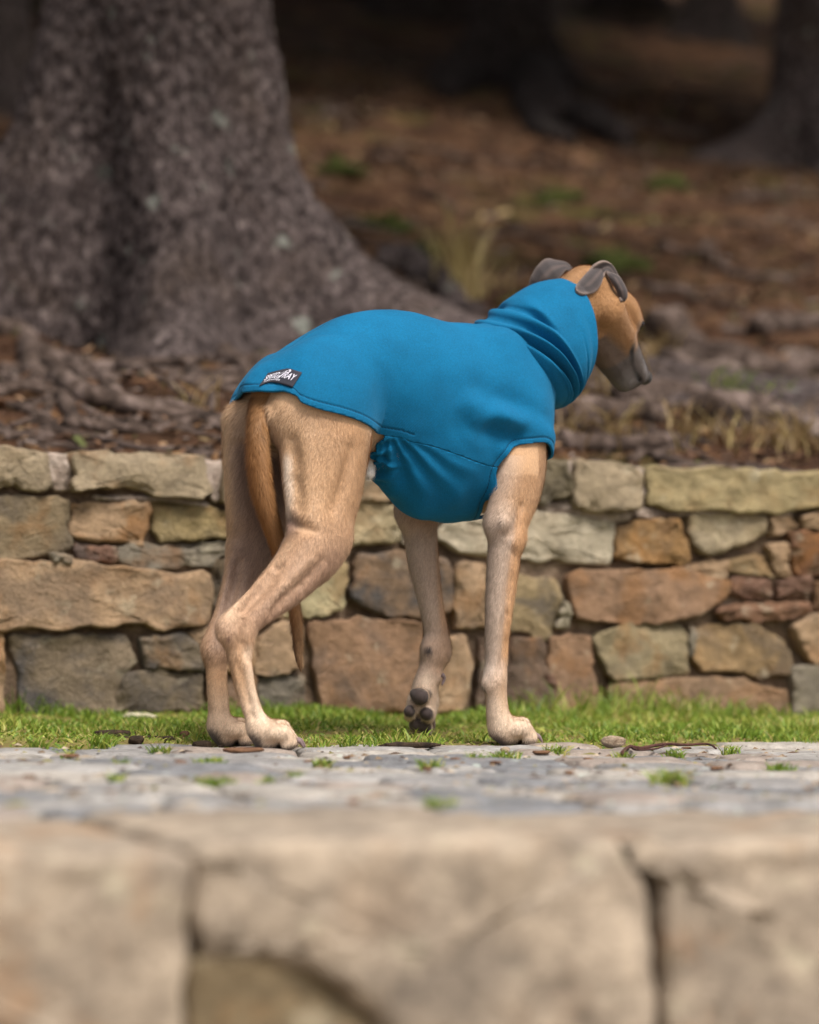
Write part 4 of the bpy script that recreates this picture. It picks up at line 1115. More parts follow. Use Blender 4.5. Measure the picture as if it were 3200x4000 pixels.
def foot(f, s, l, sc, yaw, zoff=0):
    x = d2w([(s, l, 0)])[0]; z = float(pave_z(x[0], x[1])) - .0012
    FEET.append((s, l, z, sc, yaw))
    c, sn = math.cos(yaw), math.sin(yaw)
    def g(a, b, h): return np.array([s + sc * (a * c - b * sn), l + sc * (a * sn + b * c), z + sc * h])
    f.cone(g(-.006, 0, .030), g(.014, 0, .023), .0175 * sc, .0195 * sc, .010)
    f.ball(g(.004, 0, .013), .0165 * sc, .008)                       # main pad
    for b, fw, ht in ((-.026, .026, .020), (-.0092, .042, .026), (.0092, .043, .026), (.026, .028, .020)):
        f.cone(g(.004, b * .7, .026), g(fw * .62, b * .92, ht + .005), .0118 * sc, .0112 * sc, .005)
        f.cone(g(fw * .62, b * .92, ht + .005), g(fw, b, .0115), .0112 * sc, .0104 * sc, .002)
        f.ball(g(fw - .006, b, .0085), .0088 * sc, .003)              # toe pad
    for b, fw in ((-.0185, .036), (0, .048), (.0185, .037)):
        f.carve(g(.020, b * .8, .036), g(fw, b * 1.1, .024), .0022, .0040, .004)
def claws_for(foot_):
    s, l, z, sc, yaw = foot_
    c, sn = math.cos(yaw), math.sin(yaw)
    def g(a, b, h): return np.array([s + sc * (a * c - b * sn), l + sc * (a * sn + b * c), z + sc * h])
    out = []
    for b, fw in ((-.026, .026), (-.0092, .042), (.0092, .043), (.026, .028)):
        P = catmull([g(fw + .004, b, .0145), g(fw + .0150, b * 1.03, .0125), g(fw + .0225, b * 1.05, .0030)], 4)
        out.append((P, np.linspace(.0052, .0012, len(P)) * sc))
    return out

def front_right():
    f = Field()
    # shoulder blade and upper arm
    P, R = limb(a1, U1, [(1360, 330, .045, 90), (1400, 480, .056, 110), (1440, 620, .064, 112), (1452, 730, .068, 108), (1448, 830, .070, 100), (1428, 920, .070, 92), (1394, 1010, .069, 80)], 4, 1.02)
    f.chain(P, R, .004, LAT, .62)
    # elbow
    p, m = a1(1340, 1018, .068); f.ball(p, 34 * U1 * m, .016)
    P, R = limb(a1, U1, [(1400, 800, .068, 60), (1365, 930, .068, 46), (1345, 1015, .066, 36)], 3); f.chain(P, R, .03)
    P, R = limb(a1, U1, [(1388, 1000, .069, 78), (1374, 1090, .068, 74), (1366, 1180, .067, 72), (1355, 1300, .066, 66), (1346, 1400, .066, 59), (1340, 1500, .065, 53), (1336, 1600, .065, 49), (1335, 1670, .065, 48), (1337, 1750, .064, 47), (1343, 1830, .064, 51), (1352, 1885, .064, 54)], 4, .95)
    f.chain(P, R, .012)
    p, m = a1(1420, 1085, .080); f.ball(p, 30 * U1 * m, .02)
    p, m = a1(1300, 1690, .063); f.cone(a1(1318, 1665, .064)[0], p, 26 * U1 * m, 20 * U1 * m, .016)   # carpal pad
    base, _ = aB(1265, 1345, .064)
    foot(f, base[0], .064, .82, 0.0)
    groove(f, [(1408, 1120), (1390, 1280), (1378, 1420), (1366, 1560), (1345, 1650)], .0030, .009)
    groove(f, [(1440, 940), (1425, 1010), (1405, 1060)], .0026, .012); rise(f, [(1372, 1000), (1366, 1030)], .006, .008)
    return f

PF = [(378, 852, -.049, 94), (445, 822, -.054, 50), (318, 820, -.056, 52), (266, 1004, -.060, 60), (440, 1032, -.051, 66), (332, 1140, -.068, 68), (424, 1165, -.064, 70)]
def front_left():
    f = Field()
    P, R = limb(a1, U1, [(1240, 380, -.045, 80), (1230, 560, -.058, 100), (1180, 720, -.066, 104), (1080, 870, -.068, 92), (1000, 970, -.068, 80)], 4, 1.02)
    f.chain(P, R, .004, LAT, .62)
    p, m = a1(968, 965, -.066); f.ball(p, 44 * U1 * m, .025)
    P, R = limb(a1, U1, [(1005, 950, -.068, 92), (1015, 1050, -.067, 76), (1022, 1120, -.066, 70), (1032, 1200, -.066, 65), (1050, 1300, -.065, 56), (1069, 1400, -.064, 52), (1080, 1460, -.064, 53), (1086, 1515, -.063, 55), (1082, 1560, -.063, 54)], 4, .95)
    f.chain(P, R, .012)
    p, m = aB(458, 350, -.058); f.cone(aB(480, 330, -.060)[0], p, 52 * UB * m, 50 * UB * m, .016)
    # bent pastern and hanging paw: dl moves towards the camera side
    P, R = limb(aB, UB, [(548, 400, -.063, 128), (500, 520, -.064, 120), (455, 640, -.065, 122), (428, 760, -.066, 138), (412, 870, -.067, 148)], 4)
    f.chain(P, R, .016)
    for (x, y, l, r) in PF:
        p, m = aB(x, y, l); f.ball(p, r * UB * m, .0035)
    for (x0, y0, x1, y1, l0, l1, r0, r1) in ((320, 900, 268, 1040, -.070, -.066, 80, 62), (480, 900, 462, 1060, -.062, -.056, 92, 72),
                                           (360, 950, 335, 1150, -.080, -.074, 84, 72), (440, 950, 440, 1170, -.074, -.070, 86, 72)):
        a, m = aB(x0, y0, l0); b, m2 = aB(x1, y1, l1)
        f.cone(a, b, r0 * UB * m, r1 * UB * m2, .006)
    p, m = aB(575, 660, -.050); f.cone(aB(545, 610, -.056)[0], p, 40 * UB * m, 34 * UB * m, .010)
    return f

def tail_field():
    f = Field()
    P, R = limb(a1, U1, [(372, 440, 0.004, 66), (357, 520, 0.010, 60), (334, 600, 0.020, 46), (327, 700, .022, 44), (337, 800, .020, 45), (355, 900, .016, 43), (383, 1000, .010, 39), (414, 1100, .002, 35), (440, 1200, -.008, 30), (468, 1300, -.010, 27), (490, 1400, -.010, 25), (499, 1500, -.010, 22), (503, 1580, -.010, 17), (514, 1642, -.010, 6)], 4)
    f.chain(P, R, .002)
    return f, P

# ---- head: own frame
HC = d2w([at(1272, 650, 0.012)[0]])[0]
hf = np.array([.49, .60, -.63]); hf /= np.linalg.norm(hf)
hr = np.array([hf[1], -hf[0], 0]); hr /= np.linalg.norm(hr)
hu = np.cross(hr, hf)
def hw_(a, b, c): return HC + a * hf + b * hr + c * hu          # world
def hd(a, b, c): return w2d([hw_(a, b, c)])[0]                   # dog space
def ddir(v): return np.array([v[:2] @ UX, v[:2] @ RX, v[2]])
hfd, hrd, hud = ddir(hf), ddir(hr), ddir(hu)
def head_field():
    f = Field()
    f.cone(hd(-.026, 0, -.012), hd(.020, 0, .008), .029, .0355, .010, hrd, 1.04)         # cranium
    f.ball(hd(-.046, 0, -.006), .020, .02)                                           # occiput
    for sd in (1, -1):
        f.cone(hd(-.015, sd * .024, -.022), hd(.028, sd * .020, -.020), .025, .021, .012)    # cheek
        f.cone(hd(.008, sd * .024, .004), hd(.034, sd * .0225, .008), .012, .011, .014)      # brow and cheekbone
        f.ball(hd(.037, sd * .0265, .007), .0108, .005)                               # eyelids
        f.cone(hd(.052, sd * .011, -.022), hd(.103, sd * .0085, -.025), .0205, .0145, .012)   # flews
    f.cone(hd(.036, 0, -.010), hd(.115, 0, -.011), .024, .0125, .012)                # bridge of the muzzle
    f.cone(hd(.006, 0, -.042), hd(.094, 0, -.043), .024, .0148, .012)                # lower jaw
    f.ball(hd(.1270, 0, -.006), .0105, .003)
    for sd in (1, -1):
        a = catmull([hd(.052, sd * .0300, -.030), hd(.072, sd * .0270, -.038), hd(.094, sd * .0215, -.037), hd(.116, sd * .008, -.030)], 3)
        for i in range(len(a) - 1): f.carve(a[i], a[i + 1], .0017, .0016, .0025)
        zg = catmull([hd(-.016, sd * .037, -.002), hd(.006, sd * .040, -.003), hd(.030, sd * .037, -.006)], 5)
        f.carve_chain(zg, np.interp(np.linspace(0, 1, len(zg)), [0, .5, 1], [.001, .0055, .001]), .012)
        f.carve(hd(.047, sd * .039, .006), hd(.0471, sd * .039, .006), .006, .006, .004)
    return f
def neck_field():
    f = Field()
    a = a1(1400, 420, 0)[0]; b = a2(620, 820, 0.004)[0]; c = hd(-.045, 0, -.012)
    P = catmull([a1(1330, 560, 0)[0], a, b, c], 5)
    R = np.interp(np.linspace(0, 1, len(P)), [0, .4, .75, 1], [.072, .058, .045, .034])
    f.chain(P, R, .004, LAT, .92)
    return f

body = torso_field(-.004)
zz = LO[2] + H * np.arange(DIM[2])
kz = (0.004 + 0.030 * np.clip((zz - .30) / .10, 0, 1)).astype(np.float32)[None, None, :]
HR, HL, FR, FL = hind(1), hind(-1), front_right(), front_left()
NK, HDF = neck_field(), head_field()
TL, TAILP = tail_field()
# flank fold and groin
for (p0, p1, r0, r1) in (((735, 640, .048), (690, 880, .054), .016, .014),):
    body.cone(a1(*p0)[0], a1(*p1)[0], r0, r1, .025)
bl = Field(); bl.F = body.F.copy(); bl.merge(HL, kz); body.merge(HR, kz); body.merge(bl, .004); body.cone(a1(800, 760, .0)[0], a1(804, 806, .004)[0], .008, .0065, .006); del bl
kf = (0.002 + 0.020 * np.clip((zz - .34) / .06, 0, 1)).astype(np.float32)[None, None, :]
body.merge(FR, kf); body.merge(FL, kf)
body.merge(NK, .02); body.merge(HDF, .012)
# tail joins the body only at its root
kt = (0.0005 + 0.012 * np.clip((zz - .42) / .04, 0, 1)).astype(np.float32)[None, None, :]
body.merge(TL, kt)
bV, bQ = surface_nets(body.F)
wts = np.where((bV[:, 2] < .07) | (bV[:, 0] > .46), 0.35, 1.0)
bV = relax(bV, bQ, 4, .5, wts)
bN = vnormals(bV, bQ)

# ---- colour of the coat of hair, in dog space
def blob(C, A, pos, r, col, soft=0.6, amt=1.0):
    d = np.linalg.norm(bV - np.asarray(pos), axis=1) / r
    w = np.clip((1 - d) / soft, 0, 1)[:, None] * amt
    return C * (1 - w) + np.array(col) * w
TAN = np.array(srgb(190, 151, 115)); PALE = np.array(srgb(212, 180, 146)); CREAM = np.array(srgb(222, 200, 176))
GREYB = np.array(srgb(158, 134, 118)); RUST = np.array(srgb(156, 102, 56)); DGREY = np.array(srgb(92, 82, 80)); FAWN = np.array(srgb(162, 120, 80))
C = np.repeat(TAN[None], len(bV), 0)
nz = fbm(bV, 28, 3, 5)[:, None]; nz2 = fbm(bV, 9, 2, 8)[:, None]
C = C * (1 + .10 * nz) * (1 + .07 * nz2)
def mixc(C, w, col): w = np.clip(w, 0, 1)[:, None]; return C * (1 - w) + np.asarray(col) * w
s_, l_, z_ = bV[:, 0], bV[:, 1], bV[:, 2]
# back of the thighs pale, inside of the hind legs greyish
rear = np.clip((.02 - (s_ - .05)) / .06, 0, 1) * np.clip((z_ - .24) / .08, 0, 1)
C = mixc(C, rear * .55 * (s_ < .2), PALE)
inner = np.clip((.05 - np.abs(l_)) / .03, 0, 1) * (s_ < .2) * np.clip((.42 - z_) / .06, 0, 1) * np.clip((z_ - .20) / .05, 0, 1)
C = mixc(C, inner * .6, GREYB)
inner_shade = np.clip(-bN[:, 1] * np.sign(l_) * 1.2 - .05, 0, 1) * (s_ < .2) * np.clip((.44 - z_) / .05, 0, 1) * np.clip((z_ - .08) / .06, 0, 1)  # inner faces of the hind legs: shading put into the hair colour
C = mixc(C, inner_shade * .85, np.array(srgb(128, 104, 92)))
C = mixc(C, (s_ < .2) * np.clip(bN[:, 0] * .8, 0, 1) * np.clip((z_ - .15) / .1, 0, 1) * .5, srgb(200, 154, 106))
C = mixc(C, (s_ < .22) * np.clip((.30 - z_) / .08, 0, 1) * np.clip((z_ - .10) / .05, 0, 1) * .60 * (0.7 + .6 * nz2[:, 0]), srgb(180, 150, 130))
# back side of the front legs greyer
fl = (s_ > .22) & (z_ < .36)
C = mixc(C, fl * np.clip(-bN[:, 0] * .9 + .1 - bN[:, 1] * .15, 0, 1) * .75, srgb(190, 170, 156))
C = mixc(C, fl * (l_ < 0) * .45, srgb(178, 154, 138))
# foreleg: grey-white behind, tan in front of the tendon line
W_ = d2w(bV)
for side, pts, amt in ((1, [(1430, 900, .085), (1415, 1050, .088), (1405, 1130, .088), (1384, 1280, .086), (1374, 1420, .082), (1362, 1560, .080), (1350, 1660, .078)], .85), (-1, [(1090, 1000, -.05), (1085, 1120, -.05), (1088, 1250, -.05), (1100, 1400, -.05), (1115, 1500, -.05)], .7)):
    B = d2w([a1(*p)[0] for p in pts]); o_ = np.argsort(B[:, 2]); xb = np.interp(W_[:, 2], B[o_, 2], B[o_, 0])
    m_ = (s_ > .2) * (l_ * side > .02) * np.clip((W_[:, 2] - B[:, 2].min()) / .03, 0, 1) * np.clip((B[:, 2].max() - W_[:, 2]) / .03, 0, 1)
    left = np.clip((xb - W_[:, 0]) / .006 + .5, 0, 1)
    C = mixc(C, m_ * left * amt * .8, np.array(srgb(186, 166, 150))); C = mixc(C, m_ * (1 - left) * amt * .7, np.array(srgb(194, 148, 104)))
# hind leg: hair tones and form shading painted along tendon, calf and crease
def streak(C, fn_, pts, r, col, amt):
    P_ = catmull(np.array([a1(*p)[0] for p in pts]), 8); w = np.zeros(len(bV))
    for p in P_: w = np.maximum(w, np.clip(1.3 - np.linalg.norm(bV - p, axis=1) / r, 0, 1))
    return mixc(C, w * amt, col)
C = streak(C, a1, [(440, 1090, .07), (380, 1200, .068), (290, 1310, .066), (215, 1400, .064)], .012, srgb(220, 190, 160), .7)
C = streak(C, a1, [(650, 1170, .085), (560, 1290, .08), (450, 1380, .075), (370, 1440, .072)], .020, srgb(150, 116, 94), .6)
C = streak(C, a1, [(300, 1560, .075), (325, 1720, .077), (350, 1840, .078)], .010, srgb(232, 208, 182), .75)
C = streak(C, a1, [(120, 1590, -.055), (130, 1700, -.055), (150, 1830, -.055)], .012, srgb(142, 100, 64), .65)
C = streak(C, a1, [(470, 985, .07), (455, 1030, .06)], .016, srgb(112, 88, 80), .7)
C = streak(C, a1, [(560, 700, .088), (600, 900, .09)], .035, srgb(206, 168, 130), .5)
# feet pale
C = mixc(C, np.clip((.085 - z_) / .06, 0, 1) * .75, CREAM)
C = mixc(C, (s_ < .1) * (l_ < .005) * np.clip((.12 - z_) / .05, 0, 1) * .3, TAN)
# tail
def samp(F, V):
    q = np.clip((V - LO) / H, 0, DIM - 1.001); i = q.astype(int); f = q - i; r = 0
    for a in (0, 1):
        for b in (0, 1):
            for c in (0, 1):
                r = r + F[i[:, 0] + a, i[:, 1] + b, i[:, 2] + c] * (f[:, 0] if a else 1 - f[:, 0]) * (f[:, 1] if b else 1 - f[:, 1]) * (f[:, 2] if c else 1 - f[:, 2])
    return r
tm = np.clip((.0022 - samp(TL.F, bV)) / .0012, 0, 1) * np.clip((samp(np.minimum(np.minimum(HR.F, HL.F), .05), bV) + .001) / .002, 0, 1)
C = mixc(C, tm, RUST * .9)
C = mixc(C, tm * np.clip((.16 - z_) / .05, 0, 1) * .85, srgb(78, 58, 46))
C = mixc(C, tm * np.clip(.9 * nz2[:, 0] + .15, 0, 1), srgb(104, 74, 48))
C = mixc(C, tm * np.clip(bN[:, 1] * .8, 0, 1) * .5, srgb(196, 152, 104))  # lit right side of the tail painted in by normal
# dark thigh crease, hocks, knuckles, cowlicks
for args in ((a1(462, 1000, .05)[0], .022, srgb(120, 98, 92), .9, .75), (a1(440, 640, .03)[0], .022, PALE, .9, .7), (a1(225, 650, -.05)[0], .02, PALE, .9, .6),
             (a1(212, 1498, .07)[0], .0055, srgb(96, 60, 58), .5, .9), (a1(112, 1580, -.05)[0], .018, srgb(130, 96, 66), .9, .5)):
    C = blob(C, None, *args)
C = blob(C, None, a1(1350, 1000, .075)[0], .012, srgb(150, 110, 74), .9, .8)
for t in np.linspace(0, 1, 9):
    C = blob(C, None, a1(452 + 22 * t, 740 + 230 * t, .05)[0], .010, srgb(236, 222, 206), .9, .6)
# white tuft and groin
C = blob(C, None, a1(760, 690, .02)[0], .075, PALE, .8, .7)
C = blob(C, None, a1(803, 795, .002)[0], .016, srgb(240, 234, 226), .4, 1)
# head
h_a = (d2w(bV) - HC) @ hf; h_r = (d2w(bV) - HC) @ hr; h_u = (d2w(bV) - HC) @ hu
hm = np.clip((s_ - .40) / .02, 0, 1) * (z_ > .42)
C = mixc(C, hm, FAWN)
C = mixc(C, hm * np.clip((.0 - h_u - .012) / .03, 0, 1) * .5 * np.clip((h_a + .02) / .04, 0, 1), srgb(150, 112, 84))
muz = hm * np.clip((h_a - .050 - .25 * (h_u + .02)) / .012, 0, 1)
jaw = hm * np.clip((-.036 - h_u + .25 * (h_a - .03)) / .010, 0, 1) * (h_a > .0)
C = mixc(C, np.maximum(muz, jaw * .8) * .92, np.array(srgb(80, 75, 75))[None] * (1 + .25 * fbm(bV, 90, 2, 3)[:, None]))
for sd in (1, -1):
    C = blob(C, None, hd(.096, sd * .018, -.008), .020, srgb(138, 134, 134), .9, .55)  # pale highlight painted into the muzzle colour, chin likewise
    C = blob(C, None, hd(.090, sd * .012, -.052), .026, srgb(124, 118, 114), .9, .5)
    C = blob(C, None, hd(.048, sd * .030, -.026), .0085, srgb(52, 42, 40), .6, .9)
    C = blob(C, None, hd(.041, sd * .033, .005), .013, srgb(120, 104, 94), .6, .7)
    C = blob(C, None, hd(.024, sd * .046, -.012), .0040, srgb(70, 52, 44), .5, .8)
    a = catmull([hd(.052, sd * .0300, -.030), hd(.072, sd * .0270, -.038), hd(.094, sd * .0215, -.037), hd(.116, sd * .008, -.030)], 4)
    for p in a: C = blob(C, None, p, .0056, srgb(30, 25, 25), .5, .95)
C = blob(C, None, hd(.1290, 0, -.005), .0140, srgb(22, 20, 21), .3, 1.0)
# dark pads
def pads_of(foot_):
    s, l, z, sc, yaw = foot_
    out = [((s + .002, l, z + .006), .016 * sc)]
    for b, fw in ((-.026, .026), (-.0092, .042), (.0092, .043), (.026, .028)): out.append(((s + sc * (fw - .006), l + sc * b, z + .003), .009 * sc))
    return out
PADC = srgb(66, 58, 58)
for ft in FEET:
    s, l, z, sc, yaw = ft
    w = np.clip((.0085 - (z_ - z)) / .004, 0, 1) * (np.hypot(s_ - s, l_ - l) < .06)
    C = mixc(C, w * .85, PADC)
    C = blob(C, None, (s - .014, l, z + .010), .017, PADC, .5, .9)
for (x, y, l, r) in PF:
    p, m = aB(x, y, l)
    pj = d2w(bV); px = 862.5 + pj[:, 0] / pj[:, 1] * F_PX; py = HOR - (pj[:, 2] - CAM_H) / pj[:, 1] * F_PX
    q = d2w([aB(x, y, l)[0]])[0]
    d = np.linalg.norm((pj - q) * np.array([1, .45, 1]), axis=1) / (r * UB * m)
    back = np.clip(-bN[:, 0] * .8 + bN[:, 1] * .6, 0, 1)
    C = mixc(C, np.clip((1.18 - d) / .18, 0, 1) * (back > .12) * (l_ < 0) * (s_ > .2), np.array(srgb(66, 55, 52)))
for (x, y, l, r, cc) in ((455, 375, -.050, 62, PADC), (1045, 765, .06, 50, PADC)):
    p, m = aB(x, y, l); C = blob(C, None, p, r * UB * m * 1.1, cc, .4, .95)
C = blob(C, None, aB(430, 690, -.05)[0], .020, CREAM, .9, .7)
C = blob(C, None, aB(1110, 590, .06)[0], .030, srgb(222, 208, 196), .9, .6)
C = np.clip(C, .01, .9)

# ---- materials
def fur_mat(name, hair=False):
    m, nt, b = new_mat(name); nb = NB(nt)
    col = nb.attr('fur', 'Color')
    if hair:
        col = nb.mix(1.0, col, nb.ramp(nb.attr('rnd'), [(0, .70), (1, 1.30)]), 'MULTIPLY')
        b.inputs['Roughness'].default_value = .55
        b.inputs['Specular IOR Level'].default_value = .3
    else:
        pos = nb.geo_pos()
        st = nb.noise(nb.mapping(pos, (1, 1, .28)), 900, 3, .7)
        col = nb.mix(1.0, col, nb.ramp(st, [(.25, .74), (.75, 1.22)]), 'MULTIPLY')
        b.inputs['Roughness'].default_value = .75
        b.inputs['Specular IOR Level'].default_value = .25
        b.inputs['Sheen Weight'].default_value = .12
        nt.links.new(nb.bump(st, .35, .0015), b.inputs['Normal'])
        b.inputs['Subsurface Weight'].default_value = .0
    nt.links.new(col, b.inputs['Base Color'])
    return m
M_FUR, M_HAIR = fur_mat('fawn short hair'), fur_mat('fawn hair strands', True)

root_xy = d2w([(0.14, 0, 0)])[0]
dog = empty('dog', (float(root_xy[0]), float(root_xy[1]), 0.0))
tag(dog, 'fawn sighthound in a teal blue coat, one forepaw lifted, seen from behind', 'dog')
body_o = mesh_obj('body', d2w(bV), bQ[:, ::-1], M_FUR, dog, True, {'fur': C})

# ---- short hair standing a little off the skin
def make_fur(n):
    T = np.concatenate([bQ[:, [0, 1, 2]], bQ[:, [0, 2, 3]]])
    e = np.cross(bV[T[:, 1]] - bV[T[:, 0]], bV[T[:, 2]] - bV[T[:, 0]])
    ar = np.linalg.norm(e, axis=1)
    cz = bV[T].mean(1)
    covered = (cz[:, 2] > np.interp(cz[:, 0], LINE[:, 0], LINE[:, 1]) - .004) & (cz[:, 0] < .40) | ((cz[:, 0] > S_G + .01) & (cz[:, 0] < .37) & (arm_f(cz) > .006))
    ncol = samp(ct.F, cz) < -.012
    ar = ar * ~(covered & (samp(ct.F, cz) < .002)) * ~((samp(HDF.F, cz) > .02) & (cz[:, 0] > .36) & (cz[:, 2] > .40) & (TL.F.min() < 1))
    c = np.cumsum(ar); ids = np.searchsorted(c, RNG.random(n) * c[-1])
    u = RNG.random((n, 2)); sw = u.sum(1) > 1; u[sw] = 1 - u[sw]
    t = T[ids]
    def bary(A): return A[t[:, 0]] * (1 - u[:, :1] - u[:, 1:]) + A[t[:, 1]] * u[:, :1] + A[t[:, 2]] * u[:, 1:]
    P, N, K = bary(bV), bary(bN), bary(C)
    N /= np.linalg.norm(N, axis=1)[:, None]
    d = np.tile(np.array([-.30, 0, -1.0]), (n, 1))
    up = np.clip((P[:, 2] - .30) / .1, 0, 1)[:, None]
    d = d * (1 - up * .5) + up * .5 * np.array([-.9, 0, -.4])
    hm_ = (P[:, 0] > .42) & (P[:, 2] > .42); d[hm_] = -hfd
    a = np.sign(P[:, 1])
    d[:, 1] += a * .25 * ((P[:, 0] < .1) & (P[:, 2] > .22))
    tl = (samp(TL.F, P) < .0015) & (samp(np.minimum(HR.F, HL.F), P) > .0005)
    tk = np.argmin(((P[tl][:, None, :] - TAILP[None, :-1, :]) ** 2).sum(2), axis=1) if tl.any() else []
    tg = TAILP[1:] - TAILP[:-1]
    if tl.any(): d[tl] = tg[tk] / np.linalg.norm(tg[tk], axis=1)[:, None]
    d += RNG.normal(0, .22, (n, 3)) + .35 * np.column_stack([vnoise(P, 22, k) for k in (1, 2, 3)])
    d -= N * np.sum(d * N, axis=1)[:, None]; d /= np.linalg.norm(d, axis=1)[:, None] + 1e-9
    L = .0074 * np.clip(.55 + RNG.random(n) * .8, 0, 2)
    L *= np.where(P[:, 2] < .10, .65, 1) * np.where(hm_, .55, 1)
    L *= np.where((P[:, 0] < .03) & (P[:, 2] > .25), 1.45, 1)
    L *= np.where(tl, 1.1, 1)
    lift = .18 + .13 * RNG.random(n) + .08 * tl
    w = np.cross(N, d) * .00030
    tip = P + d * L[:, None] * .97 + N * (L * lift)[:, None]
    V = np.empty((n * 3, 3)); V[0::3] = P - w - N * .0004; V[1::3] = P + w - N * .0004; V[2::3] = tip
    F = np.arange(n * 3).reshape(-1, 3)
    r = RNG.random(n)
    rnd = np.repeat(r, 3); col = np.repeat(K, 3, axis=0)
    # strands of bare pads and nose leather do not exist
    dark = K.sum(1) < .30
    keep = ~(dark & ((P[:, 2] < .12) | hm_ & (K.sum(1) < .12)))
    F = F[keep]
    o = mesh_obj('short_hair', d2w(V), F, M_HAIR, dog, False, {'fur': col, 'rnd': rnd})
    o['kind'] = 'stuff'
    return o
# ---- the dog's garment
COFF = .0075
ct = torso_field(COFF - .001)
def thick(f, o): f.F = f.F - np.float32(o); return f
thg = Field()
for pts, q in (([(585, 440, .032, 100), (604, 510, .043, 146), (620, 640, .050, 180), (622, 780, .052, 174)], .62), ([(430, 500, -.032, 95), (398, 575, -.044, 142), (375, 660, -.050, 176), (370, 780, -.052, 168)], .60)):
    P, R = limb(a1, U1, pts, 4, 1.06 if pts[0][2] > 0 else .95)
    thg.chain(P, R + COFF / .8, .004, LAT, q)
P, R = limb(a1, U1, [(470, 560, .034, 80), (492, 700, .040, 72)], 4); thg.chain(P, R + COFF, .02)
ct.merge(thg, .04)
tr = Field(); P, R = limb(a1, U1, [(372, 440, .004, 66), (357, 505, .010, 60)], 3); tr.chain(P, R + COFF, .004); ct.merge(tr, .03)
sh = Field()
for pts in ([(1360, 330, .045, 90), (1400, 480, .056, 110), (1440, 620, .064, 112), (1452, 730, .068, 108), (1448, 830, .070, 100), (1428, 920, .070, 92)],
            [(1240, 380, -.045, 80), (1230, 560, -.058, 100), (1180, 720, -.066, 104), (1080, 870, -.068, 92)]):
    P, R = limb(a1, U1, pts, 4, 1.02)
    sh.chain(P, R + COFF / .8, .004, LAT, .62)
ct.merge(sh, .025)
nk = Field(); nP = catmull([a1(1300, 580, 0)[0], a1(1365, 440, 0)[0], a2(430, 930, 0)[0]], 5)
nk.chain(nP, np.linspace(.088, .054, len(nP)), .004, LAT, .92); ct.merge(nk, .025)
del thg, tr, sh
cV, cQ = surface_nets(ct.F)
cV = relax(cV, cQ, 8, .5)
cN = vnormals(cV, cQ)
if np.mean(np.sum(cN * (cV - cV.mean(0)), axis=1)) < 0: cN = -cN

def poly_sd(P, poly):
    """signed distance to a closed polygon, negative inside"""
    poly = np.asarray(poly); n = len(poly)
    d = np.full(len(P), 1e9); ins = np.zeros(len(P), bool)
    for i in range(n):
        a, b = poly[i], poly[(i + 1) % n]; e = b - a; w = P - a
        t = np.clip((w @ e) / (e @ e + 1e-12), 0, 1)
        d = np.minimum(d, np.linalg.norm(w - t[:, None] * e, axis=1))
        c = (a[1] > P[:, 1]) != (b[1] > P[:, 1])
        xi = a[0] + (P[:, 1] - a[1]) / (b[1] - a[1] + 1e-12) * e[0]
        ins ^= c & (P[:, 0] < xi)
    return np.where(ins, -d, d)

def sz(x, y, l): p = a1(x, y, l)[0]; return (p[0], p[2])
# rear hem then side seam, as height over distance along the body
HEMP = [sz(330, 470, 0), sz(357, 497, 0.0), sz(440, 507, .040), sz(520, 524, .065), sz(600, 540, .082), sz(700, 561, .092), sz(790, 588, .092), sz(850, 614, .086), sz(930, 638, .078), sz(1000, 655, .076)]
SEAMP = [sz(1000, 662, .076), sz(1100, 690, .080), sz(1200, 728, .083), sz(1300, 765, .085), sz(1372, 780, .086), sz(1560, 800, .086)]
HEMP = np.array(sorted(HEMP)); SEAMP = np.array(SEAMP)
LINE = np.concatenate([HEMP, SEAMP]); LINE = LINE[np.argsort(LINE[:, 0])]
LINE = catmull(LINE, 5); LINE = LINE[np.argsort(LINE[:, 0])]
S_G = SEAMP[0, 0]
BREAR = np.array(sorted([(sz(935, 640, .076)[1] + .03, sz(948, 600, .076)[0]), sz(938, 645, .076)[::-1], sz(900, 690, .058)[::-1], sz(860, 735, .040)[::-1], sz(815, 790, 0)[::-1], (sz(815, 790, 0)[1] - .05, sz(815, 790, 0)[0] - .01)]))
ARM_R = [sz(1320, 1000, .044), sz(1332, 930, .065), sz(1351, 850, .079), sz(1365, 790, .087), sz(1385, 738, .088), sz(1418, 692, .088), sz(1470, 682, .086), sz(1530, 682, .080), sz(1556, 728, .070), sz(1580, 800, .060), sz(1600, 900, .06), sz(1500, 1040, .05), sz(1330, 1030, .040)]
ARM_L = [sz(930, 912, -.075), sz(960, 860, -.080), sz(1010, 800, -.082), sz(1080, 740, -.085), sz(1180, 720, -.085), sz(1280, 740, -.080), sz(1300, 860, -.06), sz(1240, 1000, -.05), sz(1100, 1016, -.055), sz(1040, 1000, -.062), sz(985, 965, -.07)]
ARM_R = catmull(ARM_R + [ARM_R[0]], 5)[:-1]; ARM_L = catmull(ARM_L + [ARM_L[0]], 5)[:-1]
def arm_f(V):
    P = V[:, [0, 2]]
    dr = poly_sd(P, ARM_R); dl = poly_sd(P, ARM_L)
    w = np.clip((V[:, 1]) / .03, -1, 1)
    dr = np.where(V[:, 1] > .012, dr, dr + (.012 - V[:, 1]) * 2 + .0)
    dl = np.where(V[:, 1] < -.012, dl, dl + (V[:, 1] + .012) * 2)
    return np.minimum(dr, dl)
def line_f(V): return V[:, 2] - np.interp(V[:, 0], LINE[:, 0], LINE[:, 1]) + .013 * np.clip(-V[:, 1] / .06, 0, 1.2)
def brear_f(V): return V[:, 0] - np.interp(V[:, 2], BREAR[:, 0], BREAR[:, 1])

